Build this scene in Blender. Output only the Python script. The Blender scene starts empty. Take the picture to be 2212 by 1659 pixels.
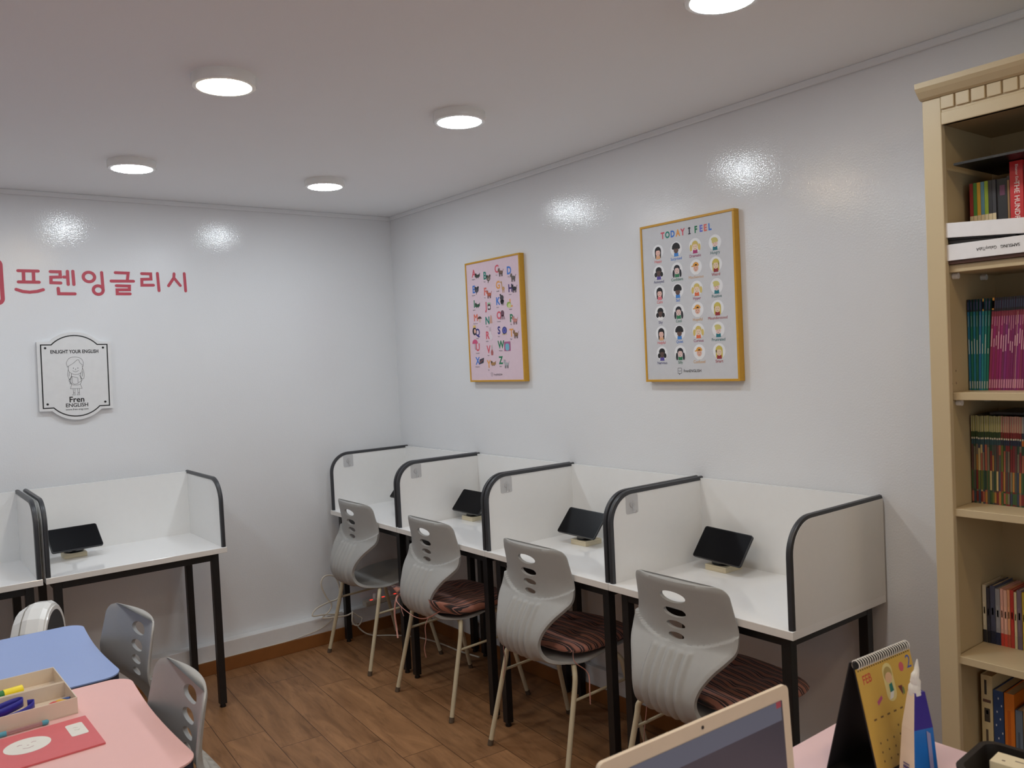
import bpy, bmesh, math, random
from mathutils import Vector, Matrix
from mathutils.geometry import delaunay_2d_cdt
PI = math.pi
S = bpy.context.scene
C = S.collection
random.seed(7)

# ------------------------------------------------------------------ camera
CAM = (-2.5054, -4.3606, 1.5424); YAW, PITCH, ROLL, FPX = 0.6574, -0.0321, -0.0476, 1796.27
cf = Vector((math.sin(YAW)*math.cos(PITCH), math.cos(YAW)*math.cos(PITCH), math.sin(PITCH)))
cr = Vector((math.cos(YAW), -math.sin(YAW), 0)); cu = cr.cross(cf)
cr, cu = cr*math.cos(ROLL)+cu*math.sin(ROLL), cu*math.cos(ROLL)-cr*math.sin(ROLL)
cd = bpy.data.cameras.new('camera'); cam = bpy.data.objects.new('camera', cd); C.objects.link(cam)
cam.matrix_world = Matrix(((cr.x, cu.x, -cf.x, CAM[0]), (cr.y, cu.y, -cf.y, CAM[1]), (cr.z, cu.z, -cf.z, CAM[2]), (0, 0, 0, 1)))
cd.sensor_fit = 'HORIZONTAL'; cd.sensor_width = 36; cd.lens = FPX/2212*36; cd.clip_start = .02
cd.dof.use_dof = True; cd.dof.focus_distance = 3.9; cd.dof.aperture_fstop = 9.0
S.camera = cam

# ------------------------------------------------------------------ world, exposure, lamps
w = bpy.data.worlds.new('world'); S.world = w; w.use_nodes = True
w.node_tree.nodes['Background'].inputs[0].default_value = (.86, .93, 1, 1)
w.node_tree.nodes['Background'].inputs[1].default_value = 1.0  # soft fill, reaches the room only by the added opening in the front wall
S.view_settings.view_transform = 'Standard'; S.view_settings.look = 'None'
S.view_settings.gamma = 1; S.view_settings.use_curve_mapping = False
S.view_settings.exposure = 0.55
S.cycles.diffuse_bounces = 10; S.cycles.max_bounces = 14; S.cycles.glossy_bounces = 6
COLD, WARM = (.86, .94, 1.0), (1.0, .78, .50)
E_COLD, E_WARM = 48, 42
HC = 2.409                                   # ceiling height
LAMPS = [  # x, y, warm, label
    (-1.627, -1.903, 1, 'round ceiling downlight glowing warm yellow, the only one in view with a warm rim'),
    (-.807, -1.930, 0, 'round white ceiling downlight right of the warm one, left of the long wall slope'),
    (-1.612, -.750, 0, 'round white ceiling downlight above the red lettering, nearest the left edge of the photo'),
    (-.768, -.752, 0, 'smallest round white ceiling downlight, the one closest to the room corner'),
    (-.826, -3.087, 0, 'round white ceiling downlight cut off by the top edge of the photo'),
    (-2.44, -.750, 0, 'round white ceiling downlight left of the view, in the row by the lettered wall'),
    (-2.44, -1.92, 0, 'round white ceiling downlight left of the view, in the middle row'),
    (-1.62, -3.09, 1, 'round warm ceiling downlight above the laptop, higher than the view'),
    (-2.44, -3.09, 0, 'round white ceiling downlight over the camera side of the room'),
    (-.826, -4.26, 1, 'round warm ceiling downlight in front of the bookcase, outside the view'),
    (-1.62, -4.26, 1, 'round warm ceiling downlight behind the teacher desk, outside the view'),
]

# ------------------------------------------------------------------ materials
MATS = {}
def lin(c):
    return tuple(((v/255+.055)/1.055)**2.4 if v/255 > .04045 else v/255/12.92 for v in c)
def mat(name, color, rough=.5, spec=.5, noise=.04, scale=40, bump=0, bscale=200, metal=0, coat=0, trans=0, alpha=1):
    """procedural principled; color is linear albedo; slight noise variation"""
    if name in MATS: return MATS[name]
    m = bpy.data.materials.new(name); m.use_nodes = True; nt = m.node_tree; b = nt.nodes['Principled BSDF']
    tc = nt.nodes.new('ShaderNodeTexCoord'); n = nt.nodes.new('ShaderNodeTexNoise'); n.inputs['Scale'].default_value = scale
    n.inputs['Detail'].default_value = 2; nt.links.new(tc.outputs['Object'], n.inputs['Vector'])
    r = nt.nodes.new('ShaderNodeMix'); r.data_type = 'RGBA'
    r.inputs[6].default_value = (*[v*(1-noise) for v in color], 1); r.inputs[7].default_value = (*[min(1, v*(1+noise)) for v in color], 1)
    nt.links.new(n.outputs['Fac'], r.inputs[0]); nt.links.new(r.outputs[2], b.inputs['Base Color'])
    b.inputs['Roughness'].default_value = rough; b.inputs['Specular IOR Level'].default_value = spec
    b.inputs['Metallic'].default_value = metal; b.inputs['Coat Weight'].default_value = coat
    b.inputs['Transmission Weight'].default_value = trans; b.inputs['Alpha'].default_value = alpha
    if bump:
        n2 = nt.nodes.new('ShaderNodeTexNoise'); n2.inputs['Scale'].default_value = bscale; n2.inputs['Detail'].default_value = 2
        nt.links.new(tc.outputs['Object'], n2.inputs['Vector'])
        bp = nt.nodes.new('ShaderNodeBump'); bp.inputs['Strength'].default_value = bump; bp.inputs['Distance'].default_value = .002
        nt.links.new(n2.outputs['Fac'], bp.inputs['Height']); nt.links.new(bp.outputs['Normal'], b.inputs['Normal'])
    MATS[name] = m; return m
def col(c, rough=.5, **k):
    """material from an sRGB 0-255 colour"""
    return mat('paint_%d_%d_%d_%d' % (*c, int(rough*100)), lin(c), rough, **k)
def emit(name, color, strength):
    m = bpy.data.materials.new(name); m.use_nodes = True; b = m.node_tree.nodes['Principled BSDF']
    b.inputs['Base Color'].default_value = (.8, .8, .8, 1); b.inputs['Emission Color'].default_value = (*color, 1)
    b.inputs['Emission Strength'].default_value = strength; return m
M_wall = mat('white_wallpaper', (.765, .775, .79), .09, .5, .015, 3, bump=.24, bscale=170)
M_ceil = mat('ceiling_paper', (.91, .925, .94), .75, .3, .015, 2, bump=.1, bscale=140)
M_trim = mat('white_trim', (.78, .78, .78), .4)
M_skirt = mat('brown_skirting', lin((140, 88, 44)), .45, .4, .15, 12)
M_lam = mat('white_laminate', (.86, .86, .86), .09, .5, .01)
M_lamedge = mat('white_edge_band', (.80, .77, .73), .4, .4, .02)
M_pan = mat('white_panel', (.82, .82, .81), .16, .4, .015)
M_trimblk = mat('dark_edge_trim', lin((52, 53, 57)), .38, .5, .05)
M_steel = mat('black_steel', lin((22, 22, 24)), .42, .5, .05)
M_grey = mat('grey_plastic', lin((166, 165, 162)), .5, .4, .03, 60, bump=.08, bscale=900)
M_cream = mat('cream_tube', lin((205, 192, 162)), .4, .5, .05)
M_foot = mat('brown_rubber', lin((92, 76, 60)), .7)
M_bk = mat('bookcase_cream', lin((198, 180, 145)), .42, .4, .02, 8)
M_bkin = mat('bookcase_panel', lin((180, 160, 122)), .5, .35, .02, 8)
M_gold = mat('gold_frame', lin((203, 152, 40)), .4, .5, .06, 80)
M_blk = mat('black_plastic', lin((16, 16, 19)), .35, .5)
M_screen = mat('black_glass', lin((9, 9, 13)), .3, .12)
M_whp = mat('white_gloss_plastic', (.82, .82, .80), .15, .5, .01)
M_ink = mat('black_ink', lin((20, 20, 22)), .6)
M_red = mat('red_vinyl', lin((190, 72, 88)), .45)
M_cable = mat('white_cable', lin((214, 205, 190)), .45)
M_paper = mat('white_paper', (.78, .76, .70), .7)
M_chrome = mat('chrome_wire', (.7, .7, .7), .2, metal=1)
M_cold = emit('cold_diffuser', COLD, E_COLD)
M_warm = emit('warm_diffuser', WARM, E_WARM)

def floor_mat():
    m = bpy.data.materials.new('oak_vinyl_planks'); m.use_nodes = True; nt = m.node_tree; b = nt.nodes['Principled BSDF']; L = nt.links
    N = nt.nodes.new
    def mth(op, a_, b_=None, c_=None):
        n = N('ShaderNodeMath'); n.operation = op
        for i, v in enumerate((a_, b_, c_)):
            if v is None: continue
            if isinstance(v, (int, float)): n.inputs[i].default_value = v
            else: L.new(v, n.inputs[i])
        return n.outputs[0]
    tc = N('ShaderNodeTexCoord'); sp = N('ShaderNodeSeparateXYZ'); L.new(tc.outputs['Object'], sp.inputs[0]); x, y = sp.outputs[0], sp.outputs[1]
    xr = mth('MULTIPLY_ADD', y, -.07, x); yr = mth('MULTIPLY_ADD', x, .07, y)
    u = mth('DIVIDE', mth('ADD', xr, 1.013), .178); row = mth('FLOOR', u); fu = mth('FRACT', u)
    v = mth('DIVIDE', mth('ADD', mth('MULTIPLY_ADD', row, .2, yr), 1.39), .92); cell = mth('FLOOR', v); fv = mth('FRACT', v)
    du = mth('MULTIPLY', mth('MINIMUM', fu, mth('SUBTRACT', 1, fu)), .178); dv = mth('MULTIPLY', mth('MINIMUM', fv, mth('SUBTRACT', 1, fv)), .92)
    seam = mth('LESS_THAN', mth('MINIMUM', du, dv), .0013)
    cb = N('ShaderNodeCombineXYZ'); L.new(row, cb.inputs[0]); L.new(cell, cb.inputs[1])
    wn = N('ShaderNodeTexWhiteNoise'); wn.noise_dimensions = '2D'; L.new(cb.outputs[0], wn.inputs['Vector'])
    gv = N('ShaderNodeCombineXYZ'); L.new(mth('MULTIPLY', xr, 9), gv.inputs[0]); L.new(mth('MULTIPLY', yr, 1.5), gv.inputs[1]); L.new(mth('MULTIPLY', wn.outputs['Value'], 40), gv.inputs[2])
    n1 = N('ShaderNodeTexNoise'); n1.inputs['Scale'].default_value = 1.7; n1.inputs['Detail'].default_value = 5; n1.inputs['Roughness'].default_value = .6; n1.inputs['Distortion'].default_value = .8
    L.new(gv.outputs[0], n1.inputs['Vector'])
    r = N('ShaderNodeValToRGB'); e = r.color_ramp.elements
    e[0].position = .30; e[0].color = (*lin((126, 88, 56)), 1); e[1].position = .72; e[1].color = (*lin((172, 126, 86)), 1)
    L.new(n1.outputs['Fac'], r.inputs['Fac'])
    n3 = N('ShaderNodeTexNoise'); n3.inputs['Scale'].default_value = 4.5; n3.inputs['Detail'].default_value = 3; L.new(gv.outputs[0], n3.inputs['Vector'])
    r2 = N('ShaderNodeValToRGB'); r2.color_ramp.elements[0].position = .30; r2.color_ramp.elements[0].color = (.55, .52, .5, 1); r2.color_ramp.elements[1].position = .44; r2.color_ramp.elements[1].color = (1, 1, 1, 1)
    L.new(n3.outputs['Fac'], r2.inputs['Fac'])
    mx = N('ShaderNodeMix'); mx.data_type = 'RGBA'; mx.blend_type = 'MULTIPLY'; mx.inputs[0].default_value = .6; L.new(r.outputs['Color'], mx.inputs[6]); L.new(r2.outputs['Color'], mx.inputs[7])
    tn = N('ShaderNodeMix'); tn.data_type = 'RGBA'; tn.blend_type = 'MULTIPLY'; tn.inputs[0].default_value = 1; L.new(mx.outputs[2], tn.inputs[6])
    g = mth('MULTIPLY_ADD', wn.outputs['Value'], .22, .86); cg = N('ShaderNodeCombineColor')
    for i in range(3): L.new(g, cg.inputs[i])
    L.new(cg.outputs[0], tn.inputs[7])
    mj = N('ShaderNodeMix'); mj.data_type = 'RGBA'; mj.inputs[7].default_value = (*lin((72, 46, 28)), 1)
    L.new(seam, mj.inputs[0]); L.new(tn.outputs[2], mj.inputs[6]); L.new(mj.outputs[2], b.inputs['Base Color'])
    b.inputs['Roughness'].default_value = .45; b.inputs['Specular IOR Level'].default_value = .35
    return m
M_floor = floor_mat()

def stripe_mat(name, axis, period=.030, ang=0, tint=1):
    m = bpy.data.materials.new(name); m.use_nodes = True; nt = m.node_tree; b = nt.nodes['Principled BSDF']; L = nt.links; N = nt.nodes.new
    tc = N('ShaderNodeTexCoord'); n = N('ShaderNodeTexNoise'); n.inputs['Scale'].default_value = 14; L.new(tc.outputs['Object'], n.inputs['Vector'])
    sp = N('ShaderNodeSeparateXYZ'); L.new(tc.outputs['Object'], sp.inputs[0])
    a1 = N('ShaderNodeMath'); a1.operation = 'MULTIPLY_ADD'; a1.inputs[1].default_value = .016; L.new(n.outputs['Fac'], a1.inputs[0]); L.new(sp.outputs[axis], a1.inputs[2])
    d = N('ShaderNodeMath'); d.operation = 'DIVIDE'; d.inputs[1].default_value = period; L.new(a1.outputs[0], d.inputs[0])
    f = N('ShaderNodeMath'); f.operation = 'FRACT'; L.new(d.outputs[0], f.inputs[0])
    r = N('ShaderNodeValToRGB'); r.color_ramp.interpolation = 'CONSTANT'; cr_ = r.color_ramp
    cr_.elements[0].color = (*[v*tint for v in lin((176, 118, 100))], 1); cr_.elements[0].position = 0
    cr_.elements[1].color = (*lin((58, 50, 52)), 1); cr_.elements[1].position = .46
    for p, c in ((.64, (196, 140, 126)), (.72, (62, 52, 52)), (.9, (120, 78, 66))):
        e = cr_.elements.new(p); e.color = (*[v*tint for v in lin(c)], 1)
    L.new(f.outputs[0], r.inputs['Fac']); L.new(r.outputs['Color'], b.inputs['Base Color']); b.inputs['Roughness'].default_value = .85
    b.inputs['Sheen Weight'].default_value = .15
    return m
M_strx = stripe_mat('striped_cotton_across', 0); M_stry = stripe_mat('striped_cotton_along', 1)
M_tie = mat('pink_tie', lin((205, 150, 138)), .8, .3, .12, 120)

# ------------------------------------------------------------------ mesh builder
class MB:
    def __init__(s, xf=None): s.v = []; s.f = []; s.mi = []; s.xf = xf or Matrix()
    def add(s, vs, fs, mi=0):
        o = len(s.v); s.v += [s.xf @ Vector(p) for p in vs]; s.f += [[o+i for i in f] for f in fs]; s.mi += [mi]*len(fs); return s
    def box(s, x0, x1, y0, y1, z0, z1, mi=0):
        return s.add([(x, y, z) for z in (z0, z1) for y in (y0, y1) for x in (x0, x1)],
                     [(0, 2, 3, 1), (4, 5, 7, 6), (0, 1, 5, 4), (2, 6, 7, 3), (0, 4, 6, 2), (1, 3, 7, 5)], mi)
    def tube(s, pts, r, seg=10, mi=0, closed=False, flat=1.0):
        P = [Vector(p) for p in pts]; n = len(P); vs = []; fs = []; up = None
        for i, p in enumerate(P):
            a = P[i-1] if (i or closed) else p; b = P[(i+1) % n] if (i < n-1 or closed) else p
            t = (b-a).normalized()
            if up is None: up = t.orthogonal().normalized()
            up = (up-t*up.dot(t)).normalized(); sd = t.cross(up); rr = r[i] if isinstance(r, (list, tuple)) else r
            vs += [p+(up*math.cos(2*PI*k/seg)+sd*math.sin(2*PI*k/seg)*flat)*rr for k in range(seg)]
        for i in range(n if closed else n-1):
            j = (i+1) % n
            fs += [(i*seg+k, i*seg+(k+1) % seg, j*seg+(k+1) % seg, j*seg+k) for k in range(seg)]
        if not closed: fs += [tuple(range(seg-1, -1, -1)), tuple((n-1)*seg+k for k in range(seg))]
        return s.add(vs, fs, mi)
    def lathe(s, prof, seg=32, mi=0, cap=True):
        vs = [(r*math.cos(2*PI*k/seg), r*math.sin(2*PI*k/seg), z) for r, z in prof for k in range(seg)]
        fs = [(i*seg+k, i*seg+(k+1) % seg, (i+1)*seg+(k+1) % seg, (i+1)*seg+k) for i in range(len(prof)-1) for k in range(seg)]
        if cap: fs += [tuple(range(seg-1, -1, -1)), tuple((len(prof)-1)*seg+k for k in range(seg))]
        return s.add(vs, fs, mi)
    def prism(s, poly, z0, z1, mi=0, side=None):
        n = len(poly); vs = [(x, y, z0) for x, y in poly]+[(x, y, z1) for x, y in poly]
        s.add(vs, [tuple(range(n-1, -1, -1)), tuple(range(n, 2*n))], mi)
        return s.add(vs, [(i, (i+1) % n, n+(i+1) % n, n+i) for i in range(n)], mi if side is None else side)
    # flat artwork in the local XY plane at height z
    def poly(s, pts, z=0, mi=0): return s.add([(x, y, z) for x, y in pts], [tuple(range(len(pts)))], mi)
    def ell(s, cx, cy, rx, ry, z=0, mi=0, n=20, a0=0, a1=2*PI):
        m = n+(a1-a0 < 6.28)
        return s.poly([(cx+rx*math.cos(a0+(a1-a0)*k/n), cy+ry*math.sin(a0+(a1-a0)*k/n)) for k in range(m)], z, mi)
    def line(s, pts, wd, z=0, mi=0, closed=False):
        P = [Vector(p) for p in pts]; n = len(P); A = []
        for i, p in enumerate(P):
            a = P[i-1] if (i or closed) else p; b = P[(i+1) % n] if (i < n-1 or closed) else p
            t1 = (p-a).normalized() if (p-a).length > 1e-9 else None; t2 = (b-p).normalized() if (b-p).length > 1e-9 else None
            t1 = t1 or t2; t2 = t2 or t1; t = t1+t2; t = t.normalized() if t.length > 1e-6 else t1
            nn = Vector((-t.y, t.x)); k = 1/max(.5, nn.dot(Vector((-t1.y, t1.x))))
            A += [p+nn*wd/2*k, p-nn*wd/2*k]
        m = n if closed else n-1
        return s.add([(p.x, p.y, z) for p in A], [(2*i, 2*i+1, (2*((i+1) % n))+1, 2*((i+1) % n)) for i in range(m)], mi)
    def stroke(s, pts, wd, z=0, mi=0):
        s.line(pts, wd, z, mi)
        for i, p in enumerate(pts): s.ell(p[0], p[1], wd/2, wd/2, z+.00002*(1+i % 2), mi, 14)
        return s
    def text(s, body, x, y, size, z=0, mi=0, bold=0, rot=0, align='CENTER', sx=1):
        if bold and 'M' in body:            # the outline of M folds over itself when fattened: thicken it by two shifted copies
            for k, dx in enumerate((-.7*bold, .7*bold)): s.text(body, x+dx*size, y, size, z+.00003*k, mi, 0, rot, align, sx)
            return s
        vs, fs = text_geo(body, bold, align); c, n = math.cos(rot), math.sin(rot)
        return s.add([(x+size*(sx*px*c-py*n), y+size*(sx*px*n+py*c), z) for px, py in vs], fs, mi)
    def build(s, name, mats, parent=None, smooth=0, bevel=0, seg=2):
        me = bpy.data.meshes.new(name); me.from_pydata(s.v, [], s.f)
        for m in (mats if isinstance(mats, (list, tuple)) else [mats]): me.materials.append(m)
        me.polygons.foreach_set('material_index', s.mi)
        if smooth:
            me.polygons.foreach_set('use_smooth', [True]*len(s.f)); me.set_sharp_from_angle(angle=math.radians(smooth))
        me.update(); o = bpy.data.objects.new(name, me); C.objects.link(o); o.parent = parent
        if bevel:
            b = o.modifiers.new('bevel', 'BEVEL'); b.width = bevel; b.segments = seg; b.limit_method = 'ANGLE'; b.harden_normals = False
        return o
_tc = {}
def text_geo(body, bold, align):
    k = (body, bold, align)
    if k not in _tc:
        cu_ = bpy.data.curves.new('t', 'FONT'); cu_.body = body; cu_.size = 1; cu_.offset = bold; cu_.resolution_u = 3
        cu_.align_x = align; cu_.align_y = 'CENTER'
        o = bpy.data.objects.new('t', cu_); C.objects.link(o); dg = bpy.context.evaluated_depsgraph_get()
        me = bpy.data.meshes.new_from_object(o.evaluated_get(dg))
        _tc[k] = ([(v.co.x, v.co.y) for v in me.vertices], [tuple(p.vertices) for p in me.polygons])
        bpy.data.objects.remove(o); bpy.data.curves.remove(cu_); bpy.data.meshes.remove(me)
    return _tc[k]
def tag(o, label, cat, group=None):
    o['label'] = label; o['category'] = cat
    if group: o['group'] = group
    return o
def thing(name, label, cat, loc=(0, 0, 0), rz=0, group=None):
    o = bpy.data.objects.new(name, None); C.objects.link(o); o.location = loc; o.rotation_euler = (0, 0, rz); o.empty_display_size = .1
    return tag(o, label, cat, group)
def dup(root, loc, rz, label, group=None):
    def cp(o, par):
        c = o.copy(); C.objects.link(c); c.parent = par
        for ch in o.children: cp(ch, c)
        return c
    r = cp(root, None); r.location = loc; r.rotation_euler = (0, 0, rz); r['label'] = label
    if group: r['group'] = group
    return r
def struct(o): o['kind'] = 'structure'; return o
def smoothpts(P, n=6, closed=False):
    P = [Vector(p) for p in P]; m = len(P); out = []
    for i in range(m if closed else m-1):
        p0 = P[i-1] if (i or closed) else P[0]; p1 = P[i]; p2 = P[(i+1) % m]; p3 = P[(i+2) % m] if (i+2 < m or closed) else P[-1]
        for k in range(n):
            t = k/n
            out.append(.5*((2*p1)+(p2-p0)*t+(2*p0-5*p1+4*p2-p3)*t*t+(3*p1-p0-3*p2+p3)*t**3))
    if not closed: out.append(P[-1])
    return out
def rrect(x0, x1, y0, y1, r, n=6):
    out = []
    for cx, cy, a in ((x1-r, y1-r, 0), (x0+r, y1-r, PI/2), (x0+r, y0+r, PI), (x1-r, y0+r, 1.5*PI)):
        out += [(cx+r*math.cos(a+PI/2*k/n), cy+r*math.sin(a+PI/2*k/n)) for k in range(n+1)]
    return out
def rot_z(a): return Matrix.Rotation(a, 4, 'Z')
WALL_B = Matrix(((0, 0, -1, 0), (-1, 0, 0, 0), (0, 1, 0, 0), (0, 0, 0, 1)))    # local X to the right, Y up, Z out of wall_right
WALL_A = Matrix(((1, 0, 0, 0), (0, 0, -1, 0), (0, 1, 0, 0), (0, 0, 0, 1)))     # the same on wall_back
ORD = ['first', 'second', 'third', 'fourth', 'fifth', 'sixth', 'seventh', 'eighth', 'ninth', 'tenth', 'eleventh', 'twelfth', 'thirteenth', 'fourteenth',
       'fifteenth', 'sixteenth', 'seventeenth', 'eighteenth', 'nineteenth', 'twentieth']
for _t in ('twenty', 'thirty'):
    if _t == 'thirty': ORD.append('thirtieth')
    ORD += [_t+'-'+ORD[i] for i in range(9)]

# ------------------------------------------------------------------ room shell
X0, Y0 = -4.7, -6.6
struct(MB().box(X0-.1, .1, Y0-.1, .1, -.1, 0).build('floor', M_floor))
struct(MB().box(X0-.1, .1, Y0-.1, .1, HC, HC+.1).build('ceiling', M_ceil))
struct(MB().box(X0-.1, .1, 0, .1, 0, HC).build('wall_back', M_wall))
struct(MB().box(0, .1, Y0, 0, 0, HC).build('wall_right', M_wall))
struct(MB().box(X0-.1, X0, Y0, 0, 0, HC).build('wall_left', M_wall))
# wall behind the camera; its wide window opening is added as soft fill light
m = MB(); wx0, wx1, wz0, wz1 = -4.1, -.7, .85, 2.15
m.box(X0-.1, wx0, Y0-.1, Y0, 0, HC); m.box(wx1, .1, Y0-.1, Y0, 0, HC); m.box(wx0, wx1, Y0-.1, Y0, 0, wz0); m.box(wx0, wx1, Y0-.1, Y0, wz1, HC)
struct(m.build('wall_front', M_wall))
m = MB()
for x in (wx0, (wx0*2+wx1)/3-.025, (wx0+2*wx1)/3-.025, wx1-.05): m.box(x, x+.05, Y0-.08, Y0-.03, wz0, wz1)
for z in (wz0, wz1-.05): m.box(wx0, wx1, Y0-.08, Y0-.03, z, z+.05)
struct(m.build('added_fill_window', M_trim))
# low white ledge and brown skirting below it, along the back and right walls
struct(MB().box(X0, 0, -.062, 0, 0, .15).build('trim_1', M_trim, bevel=.003))
struct(MB().box(-.030, 0, -3.30, -.062, 0, .15).build('trim_2', M_trim, bevel=.003))
struct(MB().box(X0, -.036, -.072, -.062, 0, .068).build('baseboard_back', M_skirt, bevel=.002))
struct(MB().box(-.038, -.030, -3.30, -.072, 0, .068).build('baseboard_right', M_skirt, bevel=.002))
for nm, b in (('trim_3', (X0, 0, -.011, 0, HC-.024, HC)), ('trim_4', (-.011, 0, Y0, -.011, HC-.024, HC))):
    struct(MB().box(*b).build(nm, M_wall, bevel=.004))

# ------------------------------------------------------------------ ceiling lights
def make_lamp(x, y, warm, label):
    t = thing('ceiling_light', label, 'ceiling light', (x, y, HC), 0, 'round ceiling downlights')
    MB().lathe([(.0915, 0), (.0925, -.008), (.0925, -.026), (.0895, -.0305), (.078, -.0315), (.077, -.029)], 48).build('housing', M_whp, t, smooth=35)
    MB().lathe([(.0765, -.0285), (.0765, -.0318), (.070, -.0335), (.03, -.0345)], 48).build('diffuser', M_warm if warm else M_cold, t, smooth=40)
    return t
for l in LAMPS: make_lamp(*l)

# ------------------------------------------------------------------ study carrels
W_, D_, P_, HT = .7332, .5035, .3113, .74
XF, YB0 = -.5134, -.0747
def panel_profile(y0, y1, z0, z1, R, n=10):
    return [(y1, z0), (y0, z0), *[(y0+R-R*math.cos(PI/2*k/n), z1-R+R*math.sin(PI/2*k/n)) for k in range(n+1)], (y1, z1)]
def make_carrel(label, group):
    t = thing('study_carrel', label, 'study desk', group=group); wd = W_-.003
    MB().box(0, wd, 0, D_, HT-.025, HT).build('desktop', [M_lam], t, bevel=.0015)
    MB().box(0, wd, -.0008, .0, HT-.0235, HT-.0015).build('edge_band', M_lamedge, t)
    MB().box(.018, wd-.018, D_-.018, D_, HT, HT+P_-.002).build('back_panel', M_pan, t)
    yz = Matrix(((0, 0, 1, 0), (1, 0, 0, 0), (0, 1, 0, 0), (0, 0, 0, 1)))
    for x0 in (0, wd-.018):
        p = MB(Matrix.Translation((x0, 0, 0)) @ yz).prism(panel_profile(.016, D_, HT, HT+P_-.007, .095), 0, .018).build('side_panel', M_pan, t, smooth=30)
        # bullnose edge trim swept round the panel's front and top
        path = [(.014, HT)]+[(.014+.1-.1*math.cos(PI/2*k/12), HT+P_-.1-.006+.1*math.sin(PI/2*k/12)) for k in range(13)]+[(D_, HT+P_-.006)]
        sec = [(-.0095, .004), (-.0095, -.002), (-.007, -.0085), (0, -.011), (.007, -.0085), (.0095, -.002), (.0095, .004)]
        vs = []; n = len(sec)
        for i, (y, z) in enumerate(path):
            a = path[max(0, i-1)]; b = path[min(len(path)-1, i+1)]; tt = Vector((b[0]-a[0], b[1]-a[1])).normalized(); nn = Vector((tt.y, -tt.x))
            vs += [(x0+(.0105 if x0 == 0 else .0075)+sx, y+nn.x*q*1, z+nn.y*q) for sx, q in sec]
        fs = [(i*n+k, i*n+(k+1) % n, (i+1)*n+(k+1) % n, (i+1)*n+k) for i in range(len(path)-1) for k in range(n)]
        fs += [tuple(range(n)), tuple((len(path)-1)*n+k for k in range(n-1, -1, -1))]
        MB().add(vs, fs).build('edge_trim', M_trimblk, p, smooth=40)
    q = .031; xs = (.030, wd-.030-q); ys = (.030, D_-.030-q); zt = HT-.025
    fr = MB()
    for y in ys: fr.box(xs[0]+q, xs[1], y+.001, y+q-.001, zt-.034, zt)
    for x in xs: fr.box(x+.001, x+q-.001, ys[0]+q, ys[1], zt-.034, zt)
    fr.build('apron_frame', M_steel, t, bevel=.0012)
    for x in xs:
        for y in ys:
            lg = MB().box(x, x+q, y, y+q, .016, zt).build('leg', M_steel, t, bevel=.0015)
            MB(Matrix.Translation((x+q/2, y+q/2, 0))).lathe([(.013, 0), (.014, .004), (.011, .012), (.011, .0165)], 16).build('foot_cap', M_blk, lg, smooth=40)
    return t
ROW = ['study carrel in the far corner behind the cushionless grey chair', 'study carrel second from the room corner, behind the chair with the tied cushion',
       'study carrel third from the room corner, with the tablet half hidden by its divider', 'nearest study carrel on the right wall, its beige outer side panel in full view']
RZ = -PI/2
car0 = make_carrel(ROW[0], 'white study carrels along the right wall'); car0.location = (XF, YB0, 0); car0.rotation_euler = (0, 0, RZ)
for i in range(1, 4): dup(car0, (XF, YB0-i*W_, 0), RZ, ROW[i])
XL, YL = -1.2534, -.0531-D_
dup(car0, (XL-W_, YL, 0), 0, 'study carrel against the lettered wall with a whole tablet on it', 'white study carrels along the lettered wall')
dup(car0, (XL-2*W_-.008, YL, 0), 0, 'study carrel cut off by the left edge of the photo', 'white study carrels along the lettered wall')

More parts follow.
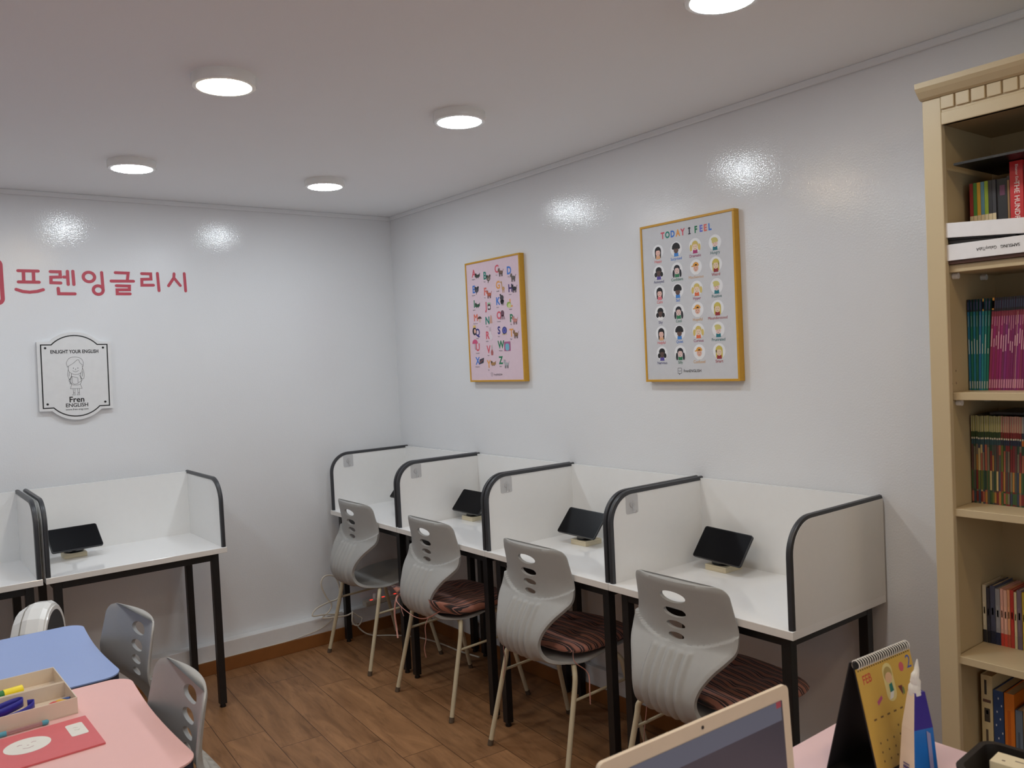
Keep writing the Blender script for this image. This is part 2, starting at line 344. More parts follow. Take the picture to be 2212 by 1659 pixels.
# ------------------------------------------------------------------ student chairs
def make_chair(label):
    t = thing('student_chair', label, 'chair', group='grey student chairs')
    # side profile from seat front over the lumbar bulge to the top: x, z, half width
    K = [(.236, .405, .185), (.225, .421, .190), (.16, .427, .200), (.04, .419, .205), (-.06, .411, .198), (-.125, .412, .180), (-.175, .424, .150), (-.207, .450, .130), (-.220, .490, .124),
         (-.212, .530, .134), (-.190, .572, .158), (-.163, .612, .190), (-.148, .640, .204), (-.147, .685, .203), (-.155, .750, .194), (-.170, .833, .186)]
    pr = smoothpts([(a, b, c) for a, b, c in K], 8); ss = [0]
    for a, b in zip(pr, pr[1:]): ss.append(ss[-1]+math.hypot(b.x-a.x, b.y-a.y))
    ST = ss[-1]
    def at(s):
        s = min(max(s, 0), ST); lo, hi = 0, len(ss)-1
        while hi-lo > 1:
            m = (lo+hi)//2
            if ss[m] <= s: lo = m
            else: hi = m
        u = (s-ss[lo])/max(1e-9, ss[hi]-ss[lo]); return pr[lo].lerp(pr[hi], u)
    def hw(s):
        wv = at(s).z
        for r, d in ((.05, s), (.034, ST-s)):
            if d < r: wv = wv-r+math.sqrt(max(0, r*r-(r-d)**2))
        return wv
    def s_of_z(z):                                   # on the back, above the bulge
        s = ST
        while s > ST*.5 and at(s).y > z: s -= .001
        return s
    holes = [(s_of_z(z), a, b) for z, a, b in ((.780, .051, .0185), (.731, .045, .016), (.690, .037, .0125), (.655, .031, .0105))]
    N = 150; right = [(hw(ST*k/N), ST*k/N) for k in range(N+1)]
    bound = [p for p in right if p[0] > 1e-4]+[(-x, s) for x, s in reversed(right) if x > 1e-4]
    vs = [Vector(p) for p in bound]; es = [(i, (i+1) % len(bound)) for i in range(len(bound))]
    for hs, a, b in holes:
        o = len(vs); n = 28
        vs += [Vector((a*math.cos(2*PI*k/n), hs+b*math.sin(2*PI*k/n))) for k in range(n)]; es += [(o+k, o+(k+1) % n) for k in range(n)]
    z_lo = min(range(len(pr)), key=lambda i: abs(pr[i].y-.430)+(0 if pr[i].x < -.17 else 9)); sy = .004
    while sy < ST:
        g = .0050 if ss[z_lo]-.05 < sy < s_of_z(.685) else .009
        k = -int(.21/g)
        while k*g <= .21:
            x = k*g
            if abs(x) < hw(sy)-.0085 and all((x/(a+.005))**2+((sy-hs)/(b+.005))**2 > 1 for hs, a, b in holes): vs.append(Vector((x, sy)))
            k += 1
        sy += g
    ov, oe, of, *_ = delaunay_2d_cdt(vs, es, [], 0, 1e-6)
    tri = []
    for f in of:
        c = sum((ov[i] for i in f), Vector((0, 0)))/len(f)
        if abs(c.x) < hw(c.y)+1e-5 and all((c.x/a)**2+((c.y-hs)/b)**2 > .985 for hs, a, b in holes): tri.append(tuple(f))
    s_b0, s_b1 = None, s_of_z(.60)
    s_low = min(range(len(pr)), key=lambda i: abs(pr[i].y-.430)+(0 if pr[i].x < -.17 else 9)); s_low = ss[s_low]
    def sst(a, b, x): u = min(1, max(0, (x-a)/(b-a))); return u*u*(3-2*u)
    def mid(y, s):
        p = at(s); back = sst(s_of_z(.58), s_of_z(.72), s); seat = 1-sst(.20, .34, s); wv = max(.1, p.z)
        bend = (y/.19)**2
        return Vector((p.x+bend*(.042*back+.012*(1-back)), y, p.y+bend*.010*seat))
    F = []; B = []
    for q in ov:
        y, s = q.x, q.y; e = .004
        du = mid(y+e, s)-mid(y-e, s); dv = mid(y, min(ST, s+e))-mid(y, max(0, s-e)); nr = du.cross(dv).normalized()   # points to the sitter / up
        th = .0055
        su = s_of_z(.628)+ (y/.19)**2*.052
        d = 0
        if s > s_low-.06:
            below = 1-sst(su-.003, su+.002, s)
            d += .0100*below*sst(s_low-.06, s_low+.03, s)
            rib = (.5+.5*math.cos(2*PI*y/.034))**.7 if abs(y) < .085 else 0
            d += .0095*rib*sst(s_low-.03, s_low+.02, s)*(1-sst(su-.026-abs(y)*.1, su-.012-abs(y)*.1, s))
        edge = min(hw(s)-abs(y), ST-s, s); rd = .0035*(1-sst(0, .007, max(0, edge)))
        m = mid(y, s); F.append(m+nr*(th-rd)); B.append(m-nr*(th+d-rd))
    n = len(ov); fs = [f for f in tri]+[tuple(n+i for i in reversed(f)) for f in tri]
    cnt = {}
    for f in tri:
        for a, b in zip(f, f[1:]+f[:1]): cnt[(a, b)] = 1
    fs += [(b, a, n+a, n+b) for a, b in cnt if (b, a) not in cnt]
    o = MB().add(F+B, fs).build('seat_shell', M_grey, t, smooth=50)
    bm = bmesh.new(); bm.from_mesh(o.data); bmesh.ops.recalc_face_normals(bm, faces=bm.faces); bm.to_mesh(o.data); bm.free()
    for sx, x1, x2 in ((-1, -.125, -.075), (1, .12, .075)):
        for sy in (1, -1):
            foot = Vector((sx*.21, sy*.229, .004)); knee = Vector((x1, sy*.205, .352)); top = Vector((x2, sy*.14, .400 if sx < 0 else .409))
            pts = [foot, foot.lerp(knee, .5), foot.lerp(knee, .93), knee+Vector((.004*-sx, -.004*sy, .022)), knee.lerp(top, .55)+Vector((0, 0, .022)), top]
            lg = MB().tube(smoothpts(pts, 5), .0098, 12).build('leg', M_cream, t, smooth=60)
            d = (knee-foot).normalized()
            MB().tube([foot+d*-.004, foot+d*.018], .0112, 12).build('rubber_foot', M_foot, lg, smooth=40)
    for sy in (1, -1):
        a = Vector((-.142, sy*.212, .29)); b = Vector((.142, sy*.211, .30))
        MB().tube([a, b], .0055, 10).build('side_stretcher', M_cream, t, smooth=60)
    br = MB()
    for x in (-.075, .075): br.tube([(x, -.145, .400), (x, .145, .400)], .007, 8)
    br.build('seat_bracket', M_steel, t, smooth=60)
    return t
CX = -.417
CHAIR_L = ['grey student chair without a cushion in the far corner', 'grey student chair with a cushion tied round its back by pink ribbons',
           'grey student chair third from the corner, with a loose striped cushion under the desk', 'nearest grey student chair, partly hidden behind the laptop screen']
CHAIR_Y = [-.434, -1.164, -1.903, -2.625]
ch0 = make_chair(CHAIR_L[0]); ch0.location = (CX, CHAIR_Y[0], 0)
for i in range(1, 4): dup(ch0, (CX, CHAIR_Y[i], 0), 0, CHAIR_L[i])
dup(ch0, (-2.058, -1.704, 0), math.radians(-174), 'grey student chair tucked in at the right end of the blue table')
dup(ch0, (-2.098, -2.330, 0), math.radians(-180), 'grey student chair tucked in at the right end of the pink table')

# ------------------------------------------------------------------ seat cushions
def cushion(loc, rz, stripe, label, sx=.19, sy=.205, rear_up=.0, ties=(), pull=0):
    t = thing('seat_cushion', label, 'cushion', loc, rz, 'striped seat cushions'); n = 40; vs = []; fs = []
    tuft = [(a, b) for a in (-.33, .33) for b in (-.33, .33)]
    def P(i, j, side):
        u = -1+2*i/n; v = -1+2*j/n
        # rounded square
        x = u*math.sqrt(1-.30*v*v*v*v); y = v*math.sqrt(1-.30*u**4)
        pw_ = 10 if pull else 4; e = max(0, (1-u**pw_)*(1-v**pw_))**.45; dip = sum(math.exp(-((u-a)**2+(v-b)**2)/.018) for a, b in tuft)
        wr = .0025*math.sin(9*u+5*v)*e
        z = .025+side*(.025*e*(1-.45*dip if side > 0 else .9))+(wr if side > 0 else 0)
        up = rear_up*max(0, -u-.55)/.45*abs(v)**3
        tq = max(0, -u-.35)/.65*abs(v)**3
        return (x*sx-pull*tq, y*sy*(1-.10*(tq if pull else 0)), z+up)
    for side in (1, -1): vs += [P(i, j, side) for i in range(n+1) for j in range(n+1)]
    m = (n+1)**2
    for i in range(n):
        for j in range(n):
            a = i*(n+1)+j; q = (a, a+n+1, a+n+2, a+1); fs += [q, tuple(m+k for k in reversed(q))]
    o = MB().add(vs, fs).build('padded_cover', stripe, t, smooth=60)
    bm = bmesh.new(); bm.from_mesh(o.data); bmesh.ops.remove_doubles(bm, verts=bm.verts, dist=.0003); bmesh.ops.recalc_face_normals(bm, faces=bm.faces); bm.to_mesh(o.data); bm.free()
    o.data.polygons.foreach_set('use_smooth', [True]*len(o.data.polygons))
    for pts, r in ties: MB().tube(smoothpts(pts, 5), r, 8, flat=.35).build('tie_ribbon', M_tie, t, smooth=60)
    return t
SZ = .4265
c2 = cushion((CX-.005, CHAIR_Y[1], SZ), 0, M_stry, 'striped cushion whose ribbons are knotted behind the second chair from the corner', .195, .215, .075,
    [([(-.150, .165, .055), (-.215, .150, .05), (-.257, .10, .045), (-.266, .045, .030), (-.262, .0, .015), (-.258, -.06, .004), (-.235, -.12, .006), (-.16, -.172, .05)], .0045),
     ([(-.178, .185, .06), (-.215, .178, .02), (-.225, .180, -.04), (-.222, .176, -.10), (-.226, .160, -.15)], .0040),
     ([(-.235, -.13, .01), (-.250, -.128, -.03), (-.246, -.124, -.08), (-.255, -.122, -.12), (-.243, -.112, -.165)], .0040),
     ([(-.266, .045, .030), (-.270, .03, .012), (-.268, .02, -.008)], .0042)], .085)
MB().box(-.16, -.135, -.170, -.150, .036, .0375).build('care_label', M_paper, c2)
cushion((CX+.055, CHAIR_Y[2], SZ), math.radians(4), M_strx, 'striped cushion lying flat on the third chair from the corner', .19, .20, 0,
    [([(-.17, -.165, .03), (-.19, -.19, .0), (-.16, -.225, -.04), (-.17, -.24, -.10), (-.165, -.235, -.15)], .0042),
     ([(-.17, .165, .03), (-.20, .19, -.02), (-.19, .20, -.09), (-.20, .205, -.16)], .0042)])
cushion((CX+.085, CHAIR_Y[3]-.02, SZ), math.radians(-9), M_strx, 'striped cushion on the nearest chair, just above the laptop screen', .195, .21, .0,
    [([(-.17, .165, .03), (-.20, .19, -.02), (-.20, .20, -.09), (-.205, .215, -.20), (-.20, .22, -.30)], .0042)])

# ------------------------------------------------------------------ tablets on stands on little cream blocks
def make_tab(where):
    t = thing('tablet', 'black tablet '+where, 'tablet', group='black tablets on the study desks'); TW, TH = .2125, .1247
    MB().prism(rrect(-TW/2, TW/2, -TH/2, TH/2, .009), -.008, 0).build('body', M_blk, t, smooth=40, bevel=.001)
    MB().prism(rrect(-TW/2+.003, TW/2-.003, -TH/2+.003, TH/2-.003, .007), -.0002, .0006).build('screen', M_screen, t, smooth=30)
    return t
def make_stand(where):
    t = thing('tablet_stand', 'round black tablet stand '+where, 'tablet stand', group='black tablet stands')
    MB().lathe([(.040, 0), (.041, .003), (.039, .007), (.012, .009)], 32).build('base', M_blk, t, smooth=40)
    return t
def tablet_set(bx, by, tx, ty, rz, tilt, roll, where, tz=.832):
    blk = thing('tablet_block', 'small cream block under the black tablet '+where, 'block', (bx, by, HT), 0, 'cream blocks under the tablets')
    MB().box(-.046, .046, -.046, .046, 0, .021).build('body', mat('cream_block', lin((222, 211, 182)), .5), blk, bevel=.001)
    MB().box(-.0464, .0464, -.0464, .0464, .0145, .0150).build('lid_seam', mat('seam_brown', lin((170, 155, 120)), .6), blk)
    st = make_stand(where); st.location = (bx, by, HT+.021)
    t = make_tab(where)
    nrm = Vector((math.sin(rz), -math.cos(rz), 0)); rx = Vector((math.cos(rz), math.sin(rz), 0)); up = Vector((0, 0, 1))*math.cos(tilt)-nrm*math.sin(tilt)
    rx, up = rx*math.cos(roll)+up*math.sin(roll), up*math.cos(roll)-rx*math.sin(roll); n = rx.cross(up)
    t.matrix_world = Matrix(((rx.x, up.x, n.x, tx), (rx.y, up.y, n.y, ty), (rx.z, up.z, n.z, tz), (0, 0, 0, 1)))
    back = Vector((tx, ty, tz))-n*.0095; base = Vector((bx, by, HT+.029)); o = Vector((bx, by, HT+.021))
    MB().tube([base-o, (base+Vector((0, 0, .012)))-o, back-o-n*.010, back-o], [.011, .010, .009, .009], 12).build('stem', M_blk, st, smooth=40)
    pm = Matrix(((rx.x, up.x, n.x, back.x-o.x), (rx.y, up.y, n.y, back.y-o.y), (rx.z, up.z, n.z, back.z-o.z), (0, 0, 0, 1)))
    MB(pm).lathe([(.026, -.002), (.027, .0012)], 24).build('mount_plate', M_blk, st, smooth=40)
tablet_set(-.098, -2.443, -.125, -2.462, -1.565, .664, -.044, 'in the nearest carrel, fully in view')
tablet_set(-.142, -1.762, -.165, -1.762, -1.47, .738, -.05, 'in the third carrel from the corner')
tablet_set(-.142, -.940, -.165, -.945, -1.50, .72, -.03, 'in the second carrel from the corner')
tablet_set(-.142, -.300, -.165, -.302, -1.55, .72, 0, 'in the corner carrel, almost hidden by the divider')
tablet_set(-1.817, -.172, -1.820, -.232, .14, .79, -.015, 'in the carrel by the lettered wall')

# ------------------------------------------------------------------ clear adhesive hooks on the dividers
M_clear = mat('clear_film', (.70, .70, .71), .25, .5, .02, alpha=.55)
HK = ['on the end divider of the corner carrel', 'on the divider between the corner carrel and the next', 'on the middle divider of the right-hand row', 'on the divider of the nearest carrel']
for i in range(4):
    y = YB0-i*W_-.0185; t = thing('adhesive_hook', 'clear square wall hook '+HK[i], 'hook', (-.400, y, 1.005), 0, 'clear hooks on the dividers')
    xm = Matrix(((1, 0, 0, 0), (0, 0, -1, 0), (0, 1, 0, 0), (0, 0, 0, 1)))
    MB(xm).prism(rrect(-.030, .030, -.034, .034, .007), 0, .001).build('adhesive_pad', M_clear, t)
    MB(xm).lathe([(.013, .001), (.012, .004), (.004, .005)], 20).build('boss', M_clear, t, smooth=40)
    MB().tube(smoothpts([(0, -.005, .004), (0, -.006, -.012), (0, -.009, -.026), (0, -.017, -.030), (0, -.022, -.024), (0, -.022, -.018)], 4), .0014, 8).build('wire_hook', M_chrome, t, smooth=60)

# ------------------------------------------------------------------ wall lettering (each syllable drawn with rounded strokes)
def arc(cx, cy, rx, ry, n=22): return [(cx+rx*math.cos(2*PI*k/n), cy+ry*math.sin(2*PI*k/n)) for k in range(n+1)]
SYL = [
 [[(-1.941, 2.042), (-1.861, 2.042)], [(-1.920, 2.039), (-1.921, 1.991)], [(-1.880, 2.040), (-1.881, 1.992)], [(-1.942, 1.991), (-1.860, 1.991)], [(-1.953, 1.957), (-1.928, 1.948), (-1.9, 1.945), (-1.869, 1.949), (-1.845, 1.957)]],
 [[(-1.811, 2.041), (-1.771, 2.041), (-1.771, 2.017), (-1.810, 2.015), (-1.811, 1.990), (-1.771, 1.989)], [(-1.757, 2.017), (-1.742, 2.017)], [(-1.740, 2.044), (-1.740, 1.983)], [(-1.717, 2.045), (-1.716, 1.983)], [(-1.783, 1.964), (-1.782, 1.939), (-1.714, 1.939)]],
 [arc(-1.6495, 2.0195, .0245, .0225), [(-1.593, 2.042), (-1.591, 1.956)], arc(-1.6125, 1.958, .0215, .0205)],
 [[(-1.532, 2.043), (-1.474, 2.042), (-1.480, 2.006)], [(-1.553, 2.002), (-1.452, 2.003)], [(-1.531, 1.980), (-1.472, 1.979), (-1.473, 1.961), (-1.529, 1.960), (-1.529, 1.941), (-1.471, 1.941)]],
 [[(-1.412, 2.041), (-1.370, 2.041), (-1.370, 2.015), (-1.413, 2.013), (-1.414, 1.984), (-1.360, 1.985)], [(-1.338, 2.044), (-1.335, 1.958)]],
 [[(-1.258, 2.044), (-1.260, 2.024), (-1.288, 1.983)], [(-1.258, 2.021), (-1.231, 1.985)], [(-1.208, 2.046), (-1.206, 1.958)]]]
sg = thing('wall_lettering', 'red rounded lettering of six characters stuck on the back wall', 'lettering', (0, 0, 0))
sg.matrix_world = WALL_A
for sy in SYL:
    m = MB()
    for k, st in enumerate(sy): m.stroke(st, .0140, .0012+.0001*k)
    m.build('character', M_red, sg)
bb = thing('bubble_emblem', 'red speech-bubble outline left of the lettering, cut by the edge of the photo', 'emblem', (0, 0, 0)); bb.matrix_world = WALL_A
m = MB(); m.line([p for p in rrect(-2.190, -2.008, 1.893, 2.088, .022)], .0165, .0012, 0, closed=True)
m.line([(-2.12, 1.893), (-2.12, 1.866), (-2.095, 1.893)], .0115, .0014); m.build('outline', M_red, bb)
m = MB(); m.stroke([(-2.135, 2.03), (-2.105, 2.03)], .011, .0012); m.stroke([(-2.085, 2.03), (-2.055, 2.03)], .011, .0013); m.stroke([(-2.14, 1.96), (-2.12, 1.945), (-2.09, 1.94), (-2.06, 1.95)], .011, .0014); m.build('smile', M_red, bb)

# ------------------------------------------------------------------ white plaque
pq = thing('wall_plaque', 'white plaque with arched top, black outline and a line-drawn girl', 'sign', (0, 0, 0)); pq.matrix_world = WALL_A @ Matrix.Translation((-1.736, 1.553, 0)) @ Matrix.Rotation(math.radians(-1.0), 4, 'Z')
def plaque_outline(hw_, hh, aw, ah, n=18):
    r = (aw*aw+ah*ah)/(2*ah); a = math.asin(min(1, aw/r)); top = [(r*math.sin(a-2*a*k/n), hh+ah-r+r*math.cos(a-2*a*k/n)) for k in range(n+1)]
    pts = [(hw_, hh)]+top+[(-hw_, hh)]
    return pts+[(-x, -y) for x, y in pts]
MB().prism(plaque_outline(.156, .160, .104, .046), .001, .019).build('board', mat('plaque_white', (.74, .74, .74), .45), pq, bevel=.0012)
Z = .0193
m = MB(); m.line(plaque_outline(.140, .146, .097, .043), .0052, Z, 0, closed=True); m.build('outline', M_ink, pq)
m = MB()
for x, y in ((-.122, .131), (.122, .131), (.122, -.128), (-.122, -.128)): m.ell(x, y, .0052, .0052, Z)
m.build('corner_dots', M_ink, pq)
m = MB(); m.text('ENLIGHT YOUR ENGLISH', 0, .113, .0225, Z, 0, .028, sx=.80)
m.text('Fren', 0, -.112, .036, Z, 0, .022); m.text('ENGLISH', 0, -.138, .0245, Z, 0, .016); m.text('www.fren-eng.com', 0, -.157, .0125, Z, 0, .006); m.build('printed_text', M_ink, pq)
m = MB(); LW = .0013
def ln(pts, n=5, closed=False, wd=LW): m.line([(p.x, p.y) for p in smoothpts([(a, b, 0) for a, b in pts], n, closed)], wd, Z, 0, closed)
ln([(-.033, .040), (-.037, .062), (-.024, .083), (.0, .088), (.024, .081), (.034, .062), (.031, .040)])        # hair cap
ln([(-.033, .044), (-.010, .058), (.012, .076), (.020, .060), (.031, .050)])                                     # fringe
ln([(-.029, .046), (-.030, .025), (-.015, .010), (.004, .006), (.022, .013), (.029, .030), (.029, .048)])      # face
ln([(-.030, .033), (-.034, .005), (-.027, -.018), (-.019, -.006), (-.018, .012)]); ln([(.030, .036), (.036, .008), (.033, -.014), (.022, -.010), (.022, .013)])
ln([(-.026, .02), (-.028, -.002)], 2); ln([(.030, .02), (.029, -.004)], 2)
for x in (-.009, .010): m.ell(x, .036, .0016, .0025, Z)
ln([(.001, .034), (-.001, .028), (.002, .028)], 3); ln([(-.012, .024), (.0, .018), (.013, .025)], 4)
ln([(-.017, .006), (-.021, -.012), (-.019, -.040), (.017, -.040), (.021, -.012), (.014, .004)])                 # torso
ln([(-.026, -.014), (-.016, -.003), (-.002, -.006), (.008, -.010), (.008, -.036), (-.006, -.040), (-.016, -.034), (-.026, -.038), (-.026, -.014)], 1)   # open book
ln([(-.016, -.003), (-.016, -.034)], 1); ln([(-.021, -.008), (-.030, -.022), (-.020, -.034)]); ln([(.020, -.008), (.026, -.022), (.010, -.032)])
ln([(-.019, -.040), (-.025, -.060), (.024, -.060), (.018, -.040)], 1)                                            # skirt
for x in (-.010, .009):
    ln([(x-.004, -.060), (x-.003, -.086)], 1); ln([(x+.004, -.060), (x+.003, -.086)], 1); ln([(x-.003, -.080), (x+.003, -.080)], 1)
    ln([(x-.003, -.086), (x-.008, -.090), (x+.004, -.090), (x+.003, -.086)], 1)
m.build('drawn_girl', M_ink, pq)

# ------------------------------------------------------------------ framed posters on the right wall
def poster(name, label, yc, zc, pw, ph, paper):
    t = thing(name, label, 'poster'); t.matrix_world = Matrix.Translation((0, yc, zc)) @ WALL_B
    fw = .009
    for nm, b in (('frame_rail', (-pw/2, pw/2, ph/2-fw, ph/2)), ('frame_rail', (-pw/2, pw/2, -ph/2, -ph/2+fw)), ('frame_stile', (-pw/2, -pw/2+fw, -ph/2+fw, ph/2-fw)), ('frame_stile', (pw/2-fw, pw/2, -ph/2+fw, ph/2-fw))):
        MB().box(*b, .001, .030).build(nm, M_gold, t, bevel=.001)
    return t, pw-2*fw, ph-2*fw
CO = dict(red=(214, 92, 108), teal=(38, 132, 118), blue=(66, 122, 206), salmon=(222, 110, 100), orange=(232, 160, 84), purple=(66, 44, 112), green=(30, 124, 84), navy=(52, 52, 130), coral=(224, 112, 84))
def cm(c): return col(c, .6)
class Art:
    """collects flat art with colours looked up on the way"""
    def __init__(s): s.m = MB(); s.mats = []; s.z = .0275
    def i(s, c):
        k = cm(c)
        if k not in s.mats: s.mats.append(k)
        return s.mats.index(k)
pt, pw, ph = poster('alphabet_poster', 'pink poster of coloured letters with little animal pictures in a gold frame', -1.0275, 1.731, .456, .614, None)
a = Art(); a.m.box(-pw/2, pw/2, -ph/2, ph/2, .0255, .0270, a.i((224, 200, 211)))
LP = {'A':(.148,.914,.219,.898),'B':(.367,.879,.434,.855),'C':(.598,.917,.667,.889),'D':(.822,.887,.889,.829),'E':(.134,.778,.193,.774),'F':(.358,.745,.429,.723),'G':(.609,.783,.692,.764),'H':(.833,.742,.901,.741),'I':(.131,.653,.192,.647),'J':(.365,.624,.421,.621),'K':(.592,.651,.669,.661),'L':(.829,.622,.792,.613),'M':(.147,.535,.225,.520),'N':(.376,.500,.441,.507),'O':(.602,.533,.667,.536),'P':(.825,.499,.888,.484),'Q':(.170,.407,.111,.423),'R':(.363,.376,.430,.380),'S':(.587,.409,.691,.407),'T':(.815,.380,.891,.371),'U':(.160,.280,.110,.316),'V':(.372,.256,.438,.256),'W':(.612,.290,.729,.276),'X':(.145,.163,.221,.161),'Y':(.364,.132,.449,.145),'Z':(.596,.160,.695,.132)}
LC = dict(zip('ABCDEFGHIJKLMNOPQRSTUVWXYZ', 'red teal red blue blue salmon orange purple green red blue orange coral teal red green navy red navy orange red red green blue orange green'.split()))
WD = 'Alligator Bear Cat Dog Elephant Fox Giraffe Horse Iguana Jam Koala Lemon Mushroom Nose Octopus Pig Queen Rabbit Snail Tiger Umbrella Vase Window Xylophone Yak Zebra'.split()
def U(u, v): return ((u-.5)*pw, (v-.5)*ph)
four = 'four'
PIC = dict(A=('croc', (58, 66, 58)), B=('head', (118, 104, 96)), C=('beast', (120, 92, 78)), D=('beast', (104, 96, 90)), E=('head', (66, 66, 76)), F=('beast', (186, 96, 74)), G=('tall', (206, 160, 110)), H=('beast', (44, 42, 48)), I=('croc', (48, 88, 62)),
           J=('jar', (70, 44, 48)), K=('tall', (66, 64, 70)), L=('round', (150, 180, 86)), M=('shroom', (90, 64, 58)), N=('nose', (206, 158, 140)), O=('octo', (112, 76, 92)), P=('beast', (196, 132, 124)), Q=('queen', (34, 30, 40)), R=('rabbit', (226, 214, 220)), S=('snail', (72, 74, 140)),
           T=('beast', (140, 104, 70)), U=('brolly', (206, 84, 124)), V=('vase', (176, 96, 96)), W=('window', (170, 96, 140)), X=('xylo', (62, 62, 76)), Y=('croc', (176, 132, 84)), Z=('beast', (176, 178, 182)))
for wi, L_ in enumerate('ABCDEFGHIJKLMNOPQRSTUVWXYZ'):
    u, v, pu, pv = LP[L_]; x, y = U(u, v); a.m.text(L_, x, y, .052, .0274, a.i(CO[LC[L_]]), .034, sx=.92)
    a.m.text(WD[wi], x-.004, y-.0285, .0085, .0273, a.i((60, 50, 60)), .006)
    px, py = U(pu, pv); kind, c = PIC[L_]; k = a.i(c); z = .0278; m = MB(Matrix.Translation((px, py, 0)) @ Matrix.Diagonal((1.28, 1.28, 1, 1)) @ Matrix.Translation((-px, -py, 0))); dk = a.i(tuple(int(q*.55) for q in c)); lt = a.i(tuple(min(255, int(q*1.35)) for q in c))
    if kind == 'beast':
        m.ell(px+.002, py-.002, .013, .0075, z, k); m.ell(px-.010, py+.007, .0068, .0065, z+.0001, k); m.poly([(px-.015, py+.010), (px-.013, py+.018), (px-.009, py+.012)], z, dk); m.poly([(px-.008, py+.012), (px-.005, py+.017), (px-.004, py+.010)], z, dk)
        for dx in (-.008, -.003, .006, .011): m.line([(px+dx, py-.006), (px+dx, py-.017)], .003, z, dk)
        m.line([(px+.013, py), (px+.019, py+.010)], .0022, z, k)
    elif kind == 'croc':
        m.ell(px, py-.004, .017, .006, z, k); m.poly([(px+.006, py), (px+.020, py+.008), (px+.014, py-.004)], z, k); m.ell(px-.010, py+.003, .006, .005, z+.0001, dk); m.line([(px-.006, py-.008), (px-.006, py-.013)], .003, z, dk); m.line([(px+.006, py-.008), (px+.006, py-.013)], .003, z, dk)
    elif kind == 'head':
        m.ell(px, py, .013, .011, z, k); m.ell(px-.009, py+.009, .005, .005, z, dk); m.ell(px+.010, py+.009, .005, .005, z, dk); m.ell(px+.001, py-.004, .005, .004, z+.0001, lt); m.line([(px+.002, py-.004), (px-.004, py-.018)], .004, z, k)
    elif kind == 'tall':
        m.ell(px+.004, py-.006, .009, .007, z, k); m.line([(px-.002, py-.004), (px-.006, py+.018)], .005, z, k); m.ell(px-.008, py+.019, .005, .004, z, k)
        for dx in (-.001, .004, .010): m.line([(px+dx, py-.010), (px+dx, py-.022)], .0022, z, k)
        if L_ == 'K': m.ell(px, py+.008, .012, .010, z+.0001, k); m.ell(px, py-.006, .010, .012, z, dk)
    elif kind == 'jar': m.poly(rrect(px-.009, px+.009, py-.014, py+.008, .003), z, k); m.poly(rrect(px-.010, px+.010, py+.008, py+.014, .002), z, a.i((150, 190, 150))); m.ell(px, py-.004, .006, .006, z+.0001, a.i((236, 230, 230)))
    elif kind == 'round': m.ell(px, py, .013, .011, z, k); m.ell(px+.004, py-.004, .010, .009, z+.0001, a.i((206, 214, 150)))
    elif kind == 'shroom': m.ell(px, py+.002, .014, .010, z, k, 12, 0, PI); m.poly(rrect(px-.005, px+.005, py-.012, py+.002, .003), z+.0001, a.i((214, 190, 170)))
    elif kind == 'nose': m.poly([(px-.010, py-.014), (px+.010, py-.014), (px+.006, py+.016), (px, py+.018)], z, k)
    elif kind == 'octo':
        m.ell(px, py+.006, .011, .012, z, k)
        for dx in (-.012, -.006, 0, .006, .012): m.line([(px+dx*.6, py), (px+dx*1.2, py-.018)], .0025, z, k)
    elif kind == 'queen': m.ell(px, py, .014, .016, z, k); m.ell(px+.003, py, .007, .009, z+.0001, a.i((226, 178, 160))); m.poly([(px-.008, py+.014), (px-.009, py+.026), (px-.003, py+.020), (px+.001, py+.027), (px+.005, py+.020), (px+.010, py+.026), (px+.008, py+.014)], z+.0001, a.i((226, 190, 96)))
    elif kind == 'rabbit': m.ell(px, py-.008, .010, .012, z, k); m.ell(px-.004, py+.008, .007, .007, z+.0001, k); m.line([(px-.006, py+.012), (px-.009, py+.030)], .0035, z, a.i((190, 176, 184))); m.line([(px-.002, py+.012), (px+.001, py+.030)], .0035, z, a.i((190, 176, 184)))
    elif kind == 'snail': m.ell(px, py, .015, .015, z, k); m.ell(px, py, .009, .009, z+.0001, lt); m.ell(px, py, .005, .005, z+.0002, k); m.line([(px-.016, py-.014), (px+.014, py-.014)], .004, z, a.i((214, 190, 150)))
    elif kind == 'brolly': m.ell(px, py, .019, .017, z, k, 14, 0, PI); m.line([(px, py), (px, py-.022), (px+.005, py-.024)], .0022, z, dk)
    elif kind == 'vase': m.poly([(px-.006, py-.022), (px+.006, py-.022), (px+.008, py-.010), (px+.003, py), (px-.003, py), (px-.008, py-.010)], z, k); m.line([(px, py), (px, py+.018)], .002, z, a.i((70, 110, 70))); m.ell(px-.003, py+.018, .004, .004, z, a.i((226, 214, 214))); m.ell(px+.004, py+.013, .003, .003, z, a.i((226, 214, 214)))
    elif kind == 'window': m.poly(rrect(px-.020, px+.020, py-.018, py+.018, .002), z, k); m.poly(rrect(px-.012, px+.012, py-.016, py+.010, .008), z+.0001, a.i((120, 186, 206)))
    elif kind == 'xylo': m.poly([(px-.016, py-.012), (px+.014, py-.006), (px+.018, py+.014), (px-.012, py+.008)], z, k); m.line([(px-.012, py-.006), (px+.010, py+.006)], .002, z+.0001, a.i((180, 90, 90)))
    o_ = len(a.m.v); a.m.v += m.v; a.m.f += [[o_+i for i in f] for f in m.f]; a.m.mi += m.mi
x, y = U(.512, .044); a.m.text('FrenENGLISH', x+.008, y, .0125, .0274, a.i((60, 50, 60)), .01)
a.m.line(rrect(x-.050, x-.036, y-.006, y+.010, .002), .0012, .0274, a.i((60, 50, 60)), closed=True); a.m.line([(x-.047, y+.003), (x-.043, y+.001), (x-.039, y+.003)], .001, .0274, a.i((60, 50, 60)))
a.m.build('print', a.mats, pt)

